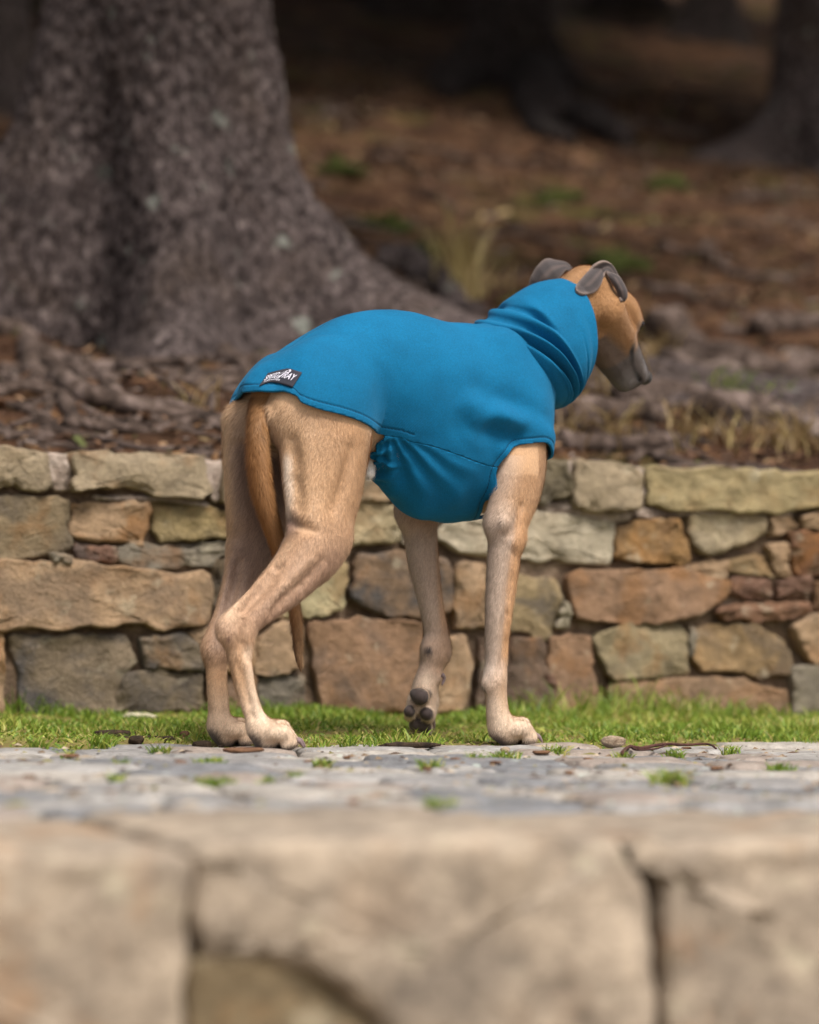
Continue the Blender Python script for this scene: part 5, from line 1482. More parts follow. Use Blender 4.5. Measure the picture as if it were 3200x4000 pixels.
def clip_mesh(V, T, f, attrs):
    """keep f>0 of a triangle mesh, cutting cleanly along f=0; attrs: list of per-vertex arrays carried along"""
    ins = f > 0; cnt = ins[T].sum(1)
    keep = [T[cnt == 3]]
    newV, newA, cache, n0 = [], [[] for _ in attrs], {}, len(V)
    def cut(a, b):
        k = (min(a, b), max(a, b))
        if k not in cache:
            t = f[k[0]] / (f[k[0]] - f[k[1]])
            cache[k] = n0 + len(newV); newV.append(V[k[0]] + t * (V[k[1]] - V[k[0]]))
            for q, A in zip(newA, attrs): q.append(A[k[0]] + t * (A[k[1]] - A[k[0]]))
        return cache[k]
    extra = []
    for t in T[(cnt == 1) | (cnt == 2)]:
        i = [bool(ins[v]) for v in t]
        if sum(i) == 1:
            k = i.index(True); a, b, c = t[k], t[(k + 1) % 3], t[(k + 2) % 3]
            extra.append((a, cut(a, b), cut(a, c)))
        else:
            k = i.index(False); a, b, c = t[k], t[(k + 1) % 3], t[(k + 2) % 3]
            p, q = cut(a, b), cut(a, c)
            extra.append((p, b, c)); extra.append((p, c, q))
    if extra: keep.append(np.array(extra))
    T2 = np.concatenate(keep)
    V2 = np.concatenate([V, np.array(newV).reshape(-1, 3)]); A2 = [np.concatenate([A, np.array(q)]) if len(q) else A for A, q in zip(attrs, newA)]
    used = np.unique(T2); mp = np.full(len(V2), -1); mp[used] = np.arange(len(used))
    return V2[used], mp[T2], [A[used] for A in A2]

# drape: soft pulls in the cloth
def ridge(V, P0, P1, w, amp, fade=.25):
    """a soft fold along a line in dog space"""
    P0, P1 = np.asarray(P0), np.asarray(P1); e = P1 - P0; L = np.linalg.norm(e)
    t = (V - P0) @ e / (L * L)
    d = np.linalg.norm(V - P0 - np.clip(t, 0, 1)[:, None] * e, axis=1)
    g = np.clip(np.minimum(t + .1, 1.1 - t) / fade, 0, 1)
    x = d / w
    return amp * g * (np.exp(-x * x) - .35 * np.exp(-((x - 1.9) ** 2)))
disp = .0014 * fbm(cV, 18, 3, 4) + .0020 * fbm(cV, 7, 2, 9) + .0011 * vnoise(cV * np.array([1, 1, .4]), 34, 21) * np.clip(1 - np.abs(line_f(cV)) / .08, 0, 1)
def p1(x, y, l): return a1(x, y, l)[0]
disp += ridge(cV, p1(1415, 640, .09), p1(1200, 500, .088), .015, .0060)
disp += ridge(cV, p1(1550, 660, .072), p1(1330, 545, .09), .012, .0085)
disp += ridge(cV, p1(1440, 668, .088), p1(1300, 610, .09), .012, -.0060)
disp += ridge(cV, p1(1365, 760, .09), p1(1255, 600, .09), .009, -.0028)
disp += ridge(cV, p1(1340, 740, .09), p1(1230, 560, .09), .008, .0024)
disp += ridge(cV, p1(1300, 740, .09), p1(1190, 580, .09), .008, .0018)
disp += ridge(cV, p1(560, 215, 0), p1(400, 400, 0), .006, .0015)
# belly panel: gathers fanning out from the elastic edge and pulled into the armhole
bel = np.clip(-line_f(cV) / .010, 0, 1) * (cV[:, 0] > S_G - .08)
br = brear_f(cV)
ang = np.arctan2(cV[:, 2] - sz(1010, 600, .07)[1], cV[:, 0] - sz(880, 620, .05)[0])
w1 = np.sin(ang * 26 + 1.4 * fbm(cV, 14, 2, 3))
disp += bel * (.0030 * np.clip(1 - br / .13, 0, 1) * w1 * np.clip(br / .012, .4, 1) + .0016 * vnoise(cV * np.array([1, 1, .35]), 40, 2) * np.clip(br / .03, 0, 1))
disp += bel * .0042 * np.clip(1 - np.abs(br - .004) / .016, 0, 1) * np.sin(cV[:, 2] * 420 + 3 * vnoise(cV, 60, 5))
# gathers cinched behind the elastic
disp -= bel * .0025 * np.exp(-((br - .024) / .008) ** 2)
cV = cV + cN * disp[:, None]
cT = np.concatenate([cQ[:, [0, 1, 2]], cQ[:, [0, 2, 3]]])
lf, bf, af = line_f(cV), brear_f(cV), arm_f(cV)
# piping out the hem a little
hemd = np.where(cV[:, 0] < S_G, lf, .05)
up_f = np.minimum(lf, af)
uV, uT, (u_line, u_arm) = clip_mesh(cV, cT, up_f, [lf, af])
be_f = np.minimum(np.minimum(-lf - .0006, bf), np.minimum(af, (cV[:, 0] - (S_G - .075)) * 1.0))
pV, pT, (p_line, p_rear, p_arm) = clip_mesh(cV, cT, be_f, [-lf, bf, af])
def keep_main(V, T, attrs):
    """drop stray islands"""
    lab = np.arange(len(V))
    for _ in range(400):
        m = lab[T].min(1)
        new = lab.copy(); np.minimum.at(new, T.ravel(), np.repeat(m, 3))
        new = new[new]
        if (new == lab).all(): break
        lab = new
    c = np.bincount(lab[T[:, 0]], minlength=len(V)); main = c.argmax()
    T = T[lab[T[:, 0]] == main]
    used = np.unique(T); mp = np.full(len(V), -1); mp[used] = np.arange(len(used))
    return V[used], mp[T], [A[used] for A in attrs]
uV, uT, (u_line, u_arm) = keep_main(uV, uT, [u_line, u_arm])
pV, pT, (p_line, p_rear, p_arm) = keep_main(pV, pT, [p_line, p_rear, p_arm])

def cloth_mat():
    m, nt, b = new_mat('teal sweatshirt cloth'); nb = NB(nt)
    pos = nb.geo_pos()
    n1 = nb.noise(pos, 1100, 2, .7); n2 = nb.noise(pos, 22, 3, .5)
    w = nb.n('ShaderNodeTexWave', wave_type='BANDS', bands_direction='DIAGONAL'); w.inputs['Scale'].default_value = 260; w.inputs['Distortion'].default_value = 1.5
    nb.lk(pos, w.inputs['Vector'])
    wv = nb.math('MULTIPLY_ADD', w.outputs['Fac'], .5, n1)
    col = nb.ramp(n2, [(.3, srgb(0, 89, 127)), (.7, srgb(0, 98, 139))])
    col = nb.mix(1.0, col, nb.ramp(n1, [(.25, .76), (.75, 1.24)]), 'MULTIPLY')
    n4 = nb.noise(pos, 420, 2, .6)
    col = nb.mix(1.0, col, nb.ramp(n4, [(.3, .88), (.7, 1.12)]), 'MULTIPLY')
    # stitching: a thin sunk thread parallel to the edge
    hem = nb.attr('stitch')
    st = nb.math('LESS_THAN', nb.math('ABSOLUTE', hem), .00075)
    dash = nb.math('GREATER_THAN', nb.math('FRACT', nb.math('MULTIPLY', nb.attr('along'), 260.0)), .22)
    st = nb.math('MULTIPLY', st, dash)
    col = nb.mix(nb.math('MULTIPLY', st, .75), col, srgb(0, 44, 72))
    nt.links.new(col, b.inputs['Base Color'])
    b.inputs['Roughness'].default_value = .85
    b.inputs['Specular IOR Level'].default_value = .2
    b.inputs['Sheen Weight'].default_value = .08
    b.inputs['Sheen Roughness'].default_value = .5
    b.inputs['Sheen Tint'].default_value = (.35, .75, 1, 1)
    groove = nb.ramp(nb.math('MULTIPLY', nb.math('ABSOLUTE', hem), 400.0), [(0, 0), (1, 1)])
    bp = nb.bump(groove, .6, .0015)
    nt.links.new(nb.bump(wv, .22, .0012, bp), b.inputs['Normal'])
    return m
M_CLOTH = cloth_mat()
hem_u = np.minimum(np.where(uV[:, 0] < S_G + .012, u_line - .0085, .05), .05)
arm_u = u_arm - .0065
st_u = np.where(np.abs(hem_u) < np.abs(arm_u), hem_u, arm_u)
cmid = np.where(np.abs(uV[:, 1]) < .02, np.where(uV[:, 0] < .17, uV[:, 1], .05), .05)
st_u = np.where(np.abs(cmid) * 1.0 < np.abs(st_u), cmid, st_u)
coat = mesh_obj('coat', d2w(uV), uT[:, ::-1], M_CLOTH, dog, True, {'stitch': st_u, 'along': uV[:, 0] + uV[:, 2]})
md = coat.modifiers.new('cloth', 'SOLIDIFY'); md.thickness = .0034; md.offset = -1.0
coat['label'] = 'teal blue sweatshirt coat with rolled collar and stitched hem'
st_p = p_arm - .0065
belly = mesh_obj('belly_panel', d2w(pV), pT[:, ::-1], M_CLOTH, coat, True, {'stitch': st_p, 'along': pV[:, 0] + pV[:, 2]})
md = belly.modifiers.new('cloth', 'SOLIDIFY'); md.thickness = .0034; md.offset = -1.0

# ---- rolled collar: rings round the neck; t runs from the shoulders to the opening
BK = catmull([a2(140, 745, 0)[0], a2(200, 672, 0)[0], a2(300, 592, 0)[0], a2(420, 545, 0.002)[0], a2(560, 448, 0.004)[0], a2(640, 408, .006)[0], a2(735, 384, .010)[0]], 10)
FT = catmull([a2(690, 1330, 0)[0], a2(712, 1300, 0)[0], a2(735, 1275, 0)[0], a2(752, 1250, 0.002)[0], a2(765, 1228, 0.004)[0], a2(775, 1212, .006)[0], a2(800, 1195, .010)[0]], 10)
NR = len(BK); NPHI = 160
ph = np.linspace(0, 2 * math.pi, NPHI, endpoint=False)
rows, tt = [], np.linspace(0, 1, NR)
half = np.interp(tt, [0, .25, .5, .62, .8, 1], [.072, .069, .066, .064, .060, .056])
lat_t = np.array([ddir(RX_) for RX_ in [np.array([*(RX * (1 - a) + a * hr[:2]), 0]) for a in tt * .5]])
def collar_ring(i, t, inset=0.0, disp=True):
    c = (BK[i] + FT[i]) / 2; e1 = (BK[i] - FT[i]) / 2
    e2 = lat_t[i] / np.linalg.norm(lat_t[i]) * half[i]
    L1 = np.linalg.norm(e1)
    cs, sn = np.cos(ph), np.sin(ph)
    ring = c + cs[:, None] * e1 * (1 - inset / L1) + sn[:, None] * e2 * (1 - inset / half[i])
    if disp:
        # cos(phi)=1 back of the neck, -1 throat; folds run askew round the neck
        q = (1 - cs) / 2                                   # 0 back .. 1 throat
        u = t + .045 * np.sin(ph * 2 + .6) * (1 - t) + .02 * np.sin(ph * 3 + 2.0)
        off = np.zeros(NPHI)
        cuff = 1 / (1 + np.exp(-(u - .50 + .17 * np.sin(ph) ** 2) / .012))
        off += cuff * (.0085 - .004 * np.clip((u - .6) / .4, 0, 1))
        low = 1 - cuff
        amp = .0115 * (.50 + .50 * np.sin(ph) ** 2) * (1 - .45 * np.clip(cs, 0, 1) ** 2)
        wv_ = np.sin(2 * math.pi * (u * 5.8 + .42 * np.sin(ph + .5) + .16 * np.sin(2 * ph + 1)))
        wv_ = np.sign(wv_) * np.abs(wv_) ** .8
        off += low * (amp * wv_ * np.clip(u / .08, .25, 1) + .001)
        # a shallow extra tuck within the roll, near the throat
        off += cuff * -.003 * np.exp(-((u - .60 - .05 * np.cos(ph)) / .02) ** 2) * np.clip(q * 1.6 - .5, 0, 1)
        nrm = np.cross(ring - c, np.cross(e1, e2)); dirn = (ring - c) / np.linalg.norm(ring - c, axis=1)[:, None]
        ring = ring + dirn * off[:, None]
    return ring
DENSE = 5
BKd, FTd, hd_, ld_ = [np.array([np.interp(np.linspace(0, NR - 1, (NR - 1) * 3 + 1), np.arange(NR), A[:, k]) for k in range(A.shape[1])]).T for A in (BK, FT, half[:, None], lat_t)]
BK, FT, half, lat_t = BKd, FTd, hd_[:, 0], ld_
NR = len(BK); tt = np.linspace(0, 1, NR)
r0 = collar_ring(0, 0.0); d0_ = (BK[0] + FT[0]) / 2 - (BK[20] + FT[20]) / 2; d0_ /= np.linalg.norm(d0_)
for ins, adv in ((.020, .016), (.012, .012), (.006, .007), (.002, .003)):
    dr = r0 - r0.mean(0); dr /= np.linalg.norm(dr, axis=1)[:, None]
    rows.append(r0 - dr * ins + d0_ * adv)
for i in range(NR): rows.append(collar_ring(i, tt[i]))
ax_dir = (BK[-1] + FT[-1]) / 2 - (BK[-8] + FT[-8]) / 2; ax_dir /= np.linalg.norm(ax_dir)
last = rows[-1]; cen = last.mean(0)
for k, (ins, adv) in enumerate(((.0012, .0010), (.0030, .0012), (.0045, .0004), (.0052, -.002), (.0055, -.008), (.0058, -.02), (.006, -.04))):
    dr = (last - cen); dr /= np.linalg.norm(dr, axis=1)[:, None]
    rows.append(last - dr * ins + ax_dir * adv)
kV = np.concatenate(rows); nrw = len(rows)
kV = kV + .0006 * fbm(kV, 30, 2, 6)[:, None]
ii, jj = np.meshgrid(np.arange(nrw - 1), np.arange(NPHI), indexing='ij')
a_ = ii * NPHI + jj; b_ = ii * NPHI + (jj + 1) % NPHI
kQ = np.column_stack([a_.ravel(), b_.ravel(), (b_ + NPHI).ravel(), (a_ + NPHI).ravel()])
kN = vnormals(kV, kQ)
rad = kV - np.repeat(np.array([r.mean(0) for r in rows]), NPHI, axis=0)
if np.mean(np.sum(kN[:NPHI * 60] * rad[:NPHI * 60], axis=1)) < 0: kQ = kQ[:, ::-1]
collar = mesh_obj('collar', d2w(kV), kQ[:, ::-1], M_CLOTH, coat, True, {'stitch': np.full(len(kV), .05), 'along': kV[:, 2]})

# ---- ears: thin folded flaps
_hb = BVHTree.FromPolygons([Vector(v) for v in np.concatenate([d2w(bV), d2w(kV)])], [tuple(int(i) for i in t) for t in bQ] + [tuple(int(i) + len(bV) for i in t) for t in kQ])
def head_depth(px, py):
    o_ = Vector((0, 0, CAM_H)); h = _hb.ray_cast(o_, (Vector(ray(px, py, 1.0)) - o_).normalized())
    return h[0].y if h[0] is not None else 99.0
def flap(up, lo, dep_u, dep_m, dep_l, d0, n=6, drape=True):
    """sheet between two edges given in the head crop; dep_* = metres behind depth d0"""
    up = catmull(up, n); lo = catmull(lo, n)
    m = len(up)
    du = np.interp(np.linspace(0, 1, m), np.linspace(0, 1, len(dep_u)), dep_u); dl = np.interp(np.linspace(0, 1, m), np.linspace(0, 1, len(dep_l)), dep_l)
    dm = np.interp(np.linspace(0, 1, m), np.linspace(0, 1, len(dep_m)), dep_m)
    NW = 12; V = []
    for i in range(m):
        for j in range(NW + 1):
            w = j / NW
            p = up[i] * (1 - w) + lo[i] * w
            d = d0 + du[i] * (1 - w) + dl[i] * w + dm[i] * 4 * w * (1 - w)
            if drape: d = min(d, head_depth(970.3 + .28125 * p[0], 485.2 + .28125 * p[1]) - .0035)
            V.append(ray(970.3 + .28125 * p[0], 485.2 + .28125 * p[1], d))
    F = [(i * (NW + 1) + j, i * (NW + 1) + j + 1, (i + 1) * (NW + 1) + j + 1, (i + 1) * (NW + 1) + j) for i in range(m - 1) for j in range(NW)]
    edge = np.array([min(j, NW - j) / NW * 2 for i in range(m) for j in range(NW + 1)]) * np.array([min(1, i / m * 4) for i in range(m) for j in range(NW + 1)])
    return np.array(V), F, edge
def ear_mat():
    m, nt, b = new_mat('dark velvety ear'); nb = NB(nt)
    e = nb.attr('edge'); pos = nb.geo_pos()
    n = nb.noise(pos, 500, 3, .7)
    col = nb.ramp(nb.math('MULTIPLY_ADD', n, .25, nb.math('SUBTRACT', e, .12)), [(0, srgb(124, 106, 96)), (.10, srgb(92, 79, 74)), (.34, srgb(60, 51, 50)), (.7, srgb(48, 41, 41)), (1, srgb(78, 65, 61))])
    nt.links.new(col, b.inputs['Base Color']); b.inputs['Roughness'].default_value = .8
    b.inputs['Sheen Weight'].default_value = .12; b.inputs['Sheen Tint'].default_value = (.9, .85, .82, 1)
    nt.links.new(nb.bump(n, .3, .001), b.inputs['Normal'])
    return m
M_EAR = ear_mat()
dR = float(hw_(-.02, .040, .03)[1]); dL = float(hw_(-.02, -.042, .03)[1])
def ear(up, lo, du, dm, dl, d0, drape=True):
    V, F, e = flap(up, lo, du, dm, dl, d0, 6, drape)
    o = mesh_obj('ear', V, F, M_EAR, dog, True, {'edge': e})
    md = o.modifiers.new('thick', 'SOLIDIFY'); md.thickness = .0042; md.offset = 0
    md2 = o.modifiers.new('round', 'SUBSURF'); md2.levels = 1; md2.render_levels = 1
    return o
ear([(857, 432), (872, 398), (935, 325), (1000, 256), (1068, 226), (1130, 250), (1172, 318), (1205, 400)],
    [(863, 456), (910, 482), (995, 470), (1045, 415), (1066, 350), (1090, 315), (1122, 345), (1160, 420)],
    [.000, -.004, -.006, -.004, .004, .012, .014, .012], [.001, .008, .014, .014, .008, .002, .0, .0], [.000, -.003, -.006, -.006, -.002, .006, .010, .012], dR - .030)
ear([(1150, 330), (1185, 350), (1215, 395), (1240, 450), (1242, 495), (1222, 528)],
    [(1085, 310), (1105, 345), (1140, 395), (1170, 450), (1185, 500), (1200, 532)],
    [.010, .008, .006, .006, .006, .006], [-.003, -.004, -.006, -.006, -.004, -.001], [.004, .002, .002, .002, .004, .006], dR - .026)
ear([(514, 405), (534, 338), (580, 262), (640, 213), (710, 226), (790, 244), (835, 290), (850, 330)],
    [(528, 452), (600, 450), (680, 425), (728, 372), (762, 325), (790, 300), (815, 330), (835, 360)],
    [.000, -.003, -.004, .000, .006, .010, .010, .008], [.001, -.006, -.008, -.008, -.004, .0, .0, .0], [-.004, -.008, -.010, -.008, -.004, .002, .006, .008], dL - .006, False)

# ---- eyes, nose, claws
def simple_mat(name, col, rough=.5, spec=.5, metal=0):
    m, nt, b = new_mat(name); nb = NB(nt)
    n = nb.noise(nb.geo_pos(), 300, 3)
    nt.links.new(nb.mix(1.0, col, nb.ramp(n, [(.3, .85), (.7, 1.15)]), 'MULTIPLY'), b.inputs['Base Color'])
    b.inputs['Roughness'].default_value = rough; b.inputs['Specular IOR Level'].default_value = spec
    return m
M_EYE = simple_mat('wet dark eye', srgb(28, 18, 14), .08)
M_CLAW = simple_mat('horn claw', srgb(132, 112, 112), .35)
M_LASH = simple_mat('grey eyelid', srgb(92, 84, 80), .8)
def ellipsoid(c, ax, seg=20, rings=12):
    V, F = [], []
    for i in range(rings + 1):
        t = math.pi * i / rings
        for j in range(seg):
            p = 2 * math.pi * j / seg
            V.append(c + math.sin(t) * math.cos(p) * ax[0] + math.sin(t) * math.sin(p) * ax[1] + math.cos(t) * ax[2])
    for i in range(rings):
        for j in range(seg):
            a = i * seg + j; b = i * seg + (j + 1) % seg
            F.append((a, b, b + seg, a + seg))
    return np.array(V), F
for sd in (1, -1):
    V, F = ellipsoid(hw_(.0405, sd * .0310, .0075), (hf * .0078, hr * .0078, hu * .0070)); mesh_obj('eye', V, F, M_EYE, dog)
for ft in FEET:
    for P, R in claws_for(ft):
        V, F = tube(d2w(P), R, 8); mesh_obj('claw', V, F, M_CLAW, dog)
for (x0, y0, x1, y1, x2, y2, l0, l2) in ((400, 1225, 418, 1262, 434, 1306, -.072, -.078), (470, 1225, 478, 1262, 486, 1300, -.078, -.084), (505, 1090, 518, 1150, 516, 1196, -.060, -.064), (600, 625, 625, 665, 600, 735, -.046, -.046)):
    P = catmull([aB(x0, y0, l0)[0], aB(x1, y1, (l0 + l2) / 2)[0], aB(x2, y2, l2)[0]], 4)
    V, F = tube(d2w(P), np.linspace(.0036, .0012, len(P)), 8); mesh_obj('claw', V, F, M_CLAW, dog)

# ---- woven maker's label sewn to the back of the coat
deps = bpy.context.evaluated_depsgraph_get()
cw = d2w(uV)
bvh = BVHTree.FromPolygons([Vector(v) for v in cw], [tuple(int(i) for i in t) for t in uT])
camv = Vector((0, 0, CAM_H))
def on_coat(px, py, lift):
    d = Vector(ray(px, py, 1.0)) - camv; d.normalize()
    hit, nrm, idx, dist = bvh.ray_cast(camv, d)
    if hit is None: return None
    if nrm.dot(d) > 0: nrm = -nrm
    return np.array(hit), np.array(nrm)
def labpt(u, v):
    """u 0..1 left to right, v 0..1 top to bottom, on the traced outline of the label"""
    top = catmull([(640, 262), (820, 215), (985, 186), (1100, 215), (1208, 250)], 8); bot = catmull([(492, 480), (600, 428), (700, 412), (860, 435), (1050, 495)], 8)
    i = u * (len(top) - 1); k = min(int(i), len(top) - 2); f = i - k
    a = top[k] * (1 - f) + top[k + 1] * f; b = bot[k] * (1 - f) + bot[k + 1] * f
    p = a * (1 - v) + b * v
    return 485.2 + .125 * p[0], 754.7 + .125 * p[1]
NU, NV = 28, 10
LP = np.zeros((NU + 1, NV + 1, 3)); LN = np.zeros_like(LP); ok = np.zeros((NU + 1, NV + 1), bool)
for i in range(NU + 1):
    for j in range(NV + 1):
        r_ = on_coat(*labpt(i / NU, j / NV), 0)
        if r_ is not None: LP[i, j], LN[i, j] = r_; ok[i, j] = True
for j in range(NV + 1):
    for i in range(NU - 1, -1, -1):
        if not ok[i, j] : LP[i, j] = 2 * LP[i + 1, j] - LP[min(i + 2, NU), j]; LN[i, j] = LN[i + 1, j]
for _ in range(3):
    LP[1:-1, 1:-1] = .5 * LP[1:-1, 1:-1] + .125 * (LP[2:, 1:-1] + LP[:-2, 1:-1] + LP[1:-1, 2:] + LP[1:-1, :-2])
    LN[1:-1] = (LN[1:-1] + LN[2:] + LN[:-2]) / 3
LN /= np.linalg.norm(LN, axis=2)[:, :, None] + 1e-9
def lab3(u, v, lift):
    i = min(max(u, 0), 1) * NU; j = min(max(v, 0), 1) * NV
    a = min(int(i), NU - 1); b = min(int(j), NV - 1); f, g = i - a, j - b
    B = lambda A: (A[a, b] * (1 - f) + A[a + 1, b] * f) * (1 - g) + (A[a, b + 1] * (1 - f) + A[a + 1, b + 1] * f) * g
    return B(LP) + B(LN) * lift
V = np.array([lab3(i / NU, j / NV, .0014) for i in range(NU + 1) for j in range(NV + 1)])
F = [(i * (NV + 1) + j, (i + 1) * (NV + 1) + j, (i + 1) * (NV + 1) + j + 1, i * (NV + 1) + j + 1) for i in range(NU) for j in range(NV)]
M_LAB = simple_mat('black woven label', srgb(40, 38, 48), .7)
M_PRINT = simple_mat('white woven thread', srgb(232, 228, 240), .7)
lab = mesh_obj('sewn_label', V, F, M_LAB, coat); lab['label'] = 'black woven label reading SPEED RAY'
md = lab.modifiers.new('thick', 'SOLIDIFY'); md.thickness = .0012; md.offset = 0
def text_polys(txt, size, shear=0):
    cu = bpy.data.curves.new('t', 'FONT'); cu.body = txt; cu.size = size; cu.resolution_u = 3; cu.offset = size * .004; cu.shear = shear
    to = bpy.data.objects.new('t', cu); COL.objects.link(to)
    bpy.context.view_layer.update()
    me = bpy.data.meshes.new_from_object(to.evaluated_get(bpy.context.evaluated_depsgraph_get()))
    v = np.array([q.co[:2] for q in me.vertices]); f = [tuple(p.vertices) for p in me.polygons]
    bpy.data.objects.remove(to); bpy.data.curves.remove(cu); bpy.data.meshes.remove(me)
    return v, f
def print_text(txt, u0, u1, v0, v1, arch=0.0):
    v, f = text_polys(txt, 1.0)
    mn, mx = v.min(0), v.max(0); w = (v - mn) / (mx - mn)
    out = []
    for a, b in w:
        u = u0 + (u1 - u0) * a
        vv = v1 + (v0 - v1) * b
        out.append(lab3(u, vv, .0026))
    return np.array(out), f
def stroke(pts, w):
    pts = catmull(pts, 5); out = []; F = []
    for i, p in enumerate(pts):
        t = pts[min(i + 1, len(pts) - 1)] - pts[max(i - 1, 0)]; t = t / (np.linalg.norm(t * np.array([3, 1])) + 1e-9)
        n = np.array([-t[1] * .6, t[0] * 2.2]) * w
        out += [lab3(*(p + n), .0027), lab3(*(p - n), .0027)]
    for i in range(len(pts) - 1): F.append((2 * i, 2 * i + 1, 2 * i + 3, 2 * i + 2))
    return np.array(out), F
parts = [print_text('SPEED', .06, .44, .26, .66), print_text('RAY', .62, .92, .24, .64), print_text('POWERING DESIGN WEAR', .12, .66, .77, .87),
         stroke([(.42, .62), (.46, .72), (.53, .72), (.52, .55), (.47, .58), (.50, .68)], .014), stroke([(.46, .40), (.52, .30), (.57, .16), (.63, .12), (.66, .22)], .014),
         stroke([(.57, .18), (.56, .45), (.53, .74)], .014), stroke([(.61, .26), (.57, .5), (.57, .74)], .014), stroke([(.59, .12), (.62, .08), (.66, .14), (.655, .24)], .028)]
V, F = joinVF(parts)
mesh_obj('label_lettering', V, F, M_PRINT, coat, False)

make_fur(270000)
# ================================================================= small things on the paving
TG = 'grass tufts sprouting from the paving joints'
for k, (px, py, wpx, hh, nb_) in enumerate(((80, 1572, 60, .018, 60), (215, 1570, 70, .022, 90), (335, 1580, 60, .012, 50), (440, 1606, 90, .010, 120), (140, 1586, 40, .008, 30), (255, 1608, 40, .010, 40), (245, 1640, 40, .010, 40), (455, 1648, 100, .010, 120),
     (735, 1572, 50, .020, 60), (785, 1570, 60, .012, 50), (680, 1606, 50, .009, 50), (910, 1611, 60, .012, 60), (1000, 1598, 50, .012, 50), (1065, 1594, 80, .012, 110), (1170, 1584, 60, .014, 70), (1255, 1562, 50, .024, 90), (1395, 1562, 80, .018, 110),
     (1500, 1556, 60, .016, 70), (1420, 1590, 60, .012, 60), (1540, 1580, 50, .010, 50), (1600, 1556, 70, .020, 90), (1410, 1646, 90, .018, 140), (1640, 1618, 80, .010, 90), (930, 1690, 90, .008, 80), (620, 1632, 40, .008, 40), (1310, 1592, 50, .010, 50), (560, 1640, 40, .007, 30))):
    p = to_ground(px, py); sx = wpx / F_PX * p[1] * .5; sy = .009 if py < 1620 else .014
    b = np.column_stack([p[0] + np.clip(rg.normal(0, sx * .42, nb_), -sx * .7, sx * .7), p[1] + np.clip(rg.normal(0, sy, nb_), -1.5 * sy, 1.5 * sy), np.zeros(nb_)]); b[:, 2] = pave_z(b[:, 0]) - .007
    V, F, tn = blades(b, .006 + hh * (.35 + .8 * rg.random(nb_)), .0008 + .0007 * rg.random(nb_), .4 + .7 * rg.random(nb_), np.clip(.5 + .25 * rg.normal(size=nb_), 0, .98), rg)
    o = settle(mesh_obj('grass_tuft', V, F, M_GRASS, None, False, {'tone': tn})); tag(o, 'small green grass tuft growing in a paving joint', 'grass', TG)
M_WOOD = noise_mat('weathered bark chip', [(.3, srgb(44, 36, 32)), (.6, srgb(82, 66, 52)), (.8, srgb(120, 96, 70))], 70, bump=.8)
M_PALEW = noise_mat('bleached stick', [(.3, srgb(170, 156, 132)), (.7, srgb(206, 194, 170))], 40)
M_TWIG = noise_mat('dark reddish twig', [(.3, srgb(58, 36, 34)), (.7, srgb(96, 64, 56))], 50)
M_PEB = noise_mat('pale pitted pebble', [(.3, srgb(150, 126, 104)), (.7, srgb(198, 176, 152))], 90, bump=.8)
M_DLEAF = noise_mat('brown leaf scrap', [(.3, srgb(84, 58, 46)), (.7, srgb(132, 98, 72))], 60)
def chip(name, px, py, L, W, Hh, rot, mat, label, cat, group=None, seed=0, sink=.0, lift=0.0):
    p = to_ground(px, py)
    V, F = ellipsoid0(np.zeros(3), L / 2, W / 2, Hh / 2, 26, 12)
    V = np.sign(V) * np.abs(V / np.array([L / 2, W / 2, Hh / 2])) ** .7 * np.array([L / 2, W / 2, Hh / 2])
    V = V * (1 + .55 * fbm(V + seed * 2.3, 1.9 / W * .6, 4, seed, .65))[:, None]
    c, s = math.cos(rot), math.sin(rot); V[:, :2] = V[:, :2] @ np.array([[c, s], [-s, c]])
    V = V + np.array([p[0], p[1], p[2] + Hh * .5 - V[:, 2].min() * 0 - sink + lift])
    V[:, 2] += (p[2] - .002 + lift) - V[:, 2].min()
    o = settle(mesh_obj(name, V, F, mat)); tag(o, label, cat, group); return o
BG = 'dark bark chips by the grass edge'
chip('bark_chip', 240, 1556, .052, .02, .012, .2, M_WOOD, 'dark flat bark chip lying at the grass edge', 'bark', BG, 1)
chip('bark_chip', 355, 1563, .020, .015, .010, .6, M_WOOD, 'dark flat bark chip lying at the grass edge', 'bark', BG, 2)
chip('bark_chip', 286, 1566, .018, .014, .012, -.4, M_WOOD, 'dark flat bark chip lying at the grass edge', 'bark', BG, 3)
chip('bark_chip', 424, 1573, .022, .016, .009, .1, M_WOOD, 'rough dark bark piece behind the standing far hind paw', 'bark', None, 4)
chip('wood_chip', 515, 1583, .046, .018, .006, .15, M_DLEAF, 'flat brown wood splinter between the hind paws', 'wood', None, 5)
chip('wood_stick', 305, 1560, .055, .010, .008, .12, M_WOOD, 'thick dark stick lying across the grass edge', 'stick', None, 6)
chip('wood_chip', 393, 1558, .016, .012, .012, .5, M_DLEAF, 'small tan wood lump at the grass edge', 'wood', None, 7)
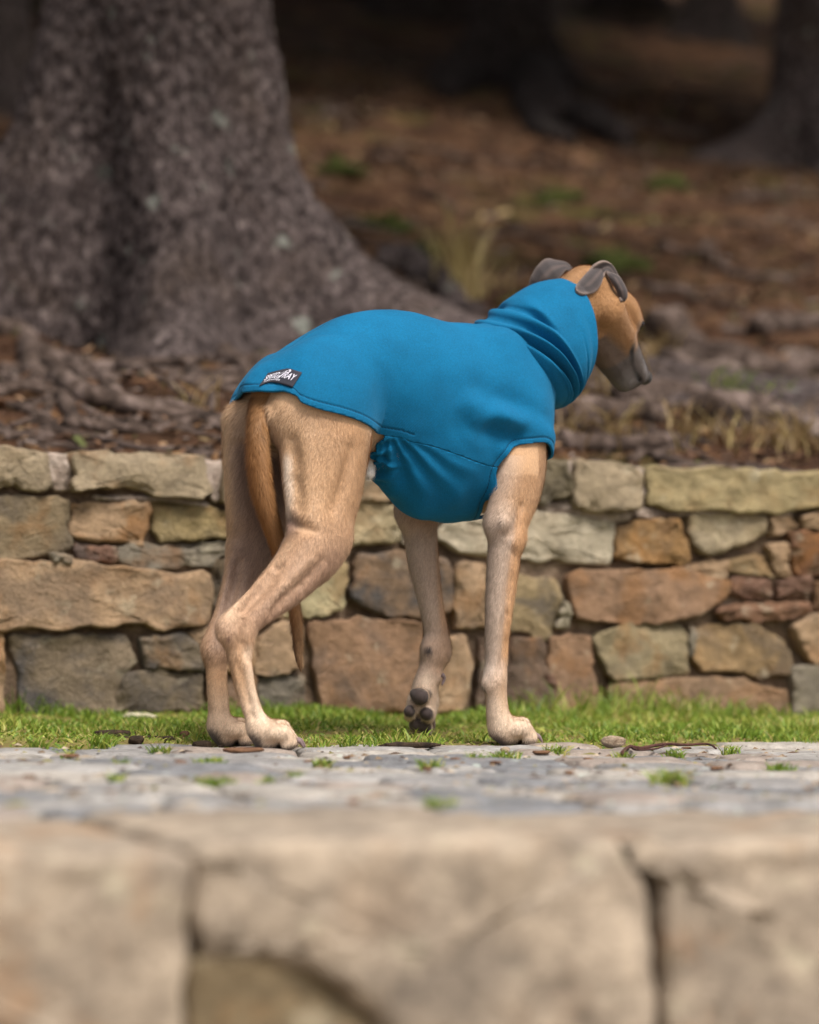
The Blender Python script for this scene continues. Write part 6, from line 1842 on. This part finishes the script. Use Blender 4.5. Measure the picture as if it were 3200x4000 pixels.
chip('pebble', 1292, 1572, .034, .016, .014, -.25, M_PEB, 'pale pitted pebble beside the grass edge', 'stone', None, 8)
chip('leaf_scrap', 1546, 1561, .034, .02, .006, .0, M_DLEAF, 'flat reddish brown leaf scrap on the grey setts', 'leaf', None, 9)
chip('wood_strip', 860, 1573, .080, .016, .007, .12, M_WOOD, 'long flat dark strip beneath the lifted forepaw', 'wood', None, 10)
chip('pebble', 1064, 1582, .012, .010, .007, .3, M_PEB, 'tiny round brown pebble in front of the standing forepaw', 'stone', None, 11)
sg = to_ground(290, 1524)
chip('wood_stick', 290, 1526, .048, .010, .008, .35, M_PALEW, 'bleached pale stick lying in the short grass', 'stick', None, 12, lift=.010)
LG = 'brown leaf scraps on the paving'
for k, (px, py, L) in enumerate(((1445, 1576, .012), (745, 1688, .016), (1200, 1628, .010), (380, 1605, .014), (960, 1600, .016), (1140, 1585, .02), (900, 1618, .02), (60, 1636, .014), (650, 1604, .012), (1040, 1606, .012), (1510, 1618, .015), (1330, 1600, .01), (730, 1596, .008), (550, 1572, .009), (1240, 1600, .012), (150, 1592, .02))):
    chip('leaf_scrap', px, py, L, L * .6, .004, k * 1.3, M_DLEAF, 'tiny brown leaf scrap lying on the setts', 'leaf', LG, 30 + k)
P = catmull([to_ground(1310, 1592) + [0, 0, .003], to_ground(1325, 1583) + [0, 0, .006], to_ground(1350, 1582) + [0, 0, .004], to_ground(1400, 1579) + [0, 0, .007], to_ground(1440, 1577) + [0, 0, .005], to_ground(1490, 1577) + [0, 0, .006], to_ground(1508, 1583) + [0, 0, .004]], 6)
P2 = catmull([to_ground(1332, 1584) + [0, 0, .005], to_ground(1345, 1588) + [0, 0, .005], to_ground(1380, 1584) + [0, 0, .004], to_ground(1402, 1580) + [0, 0, .006]], 5)
V, F = joinVF([tube(P, np.linspace(.0026, .0012, len(P)), 7, True, None, .2, 3), tube(P2, np.linspace(.0018, .001, len(P2)), 7, True, None, .2, 4)])
o = settle(mesh_obj('twig', V, F, M_TWIG)); tag(o, 'thin crooked dark twig lying on the setts near the pebble', 'twig')
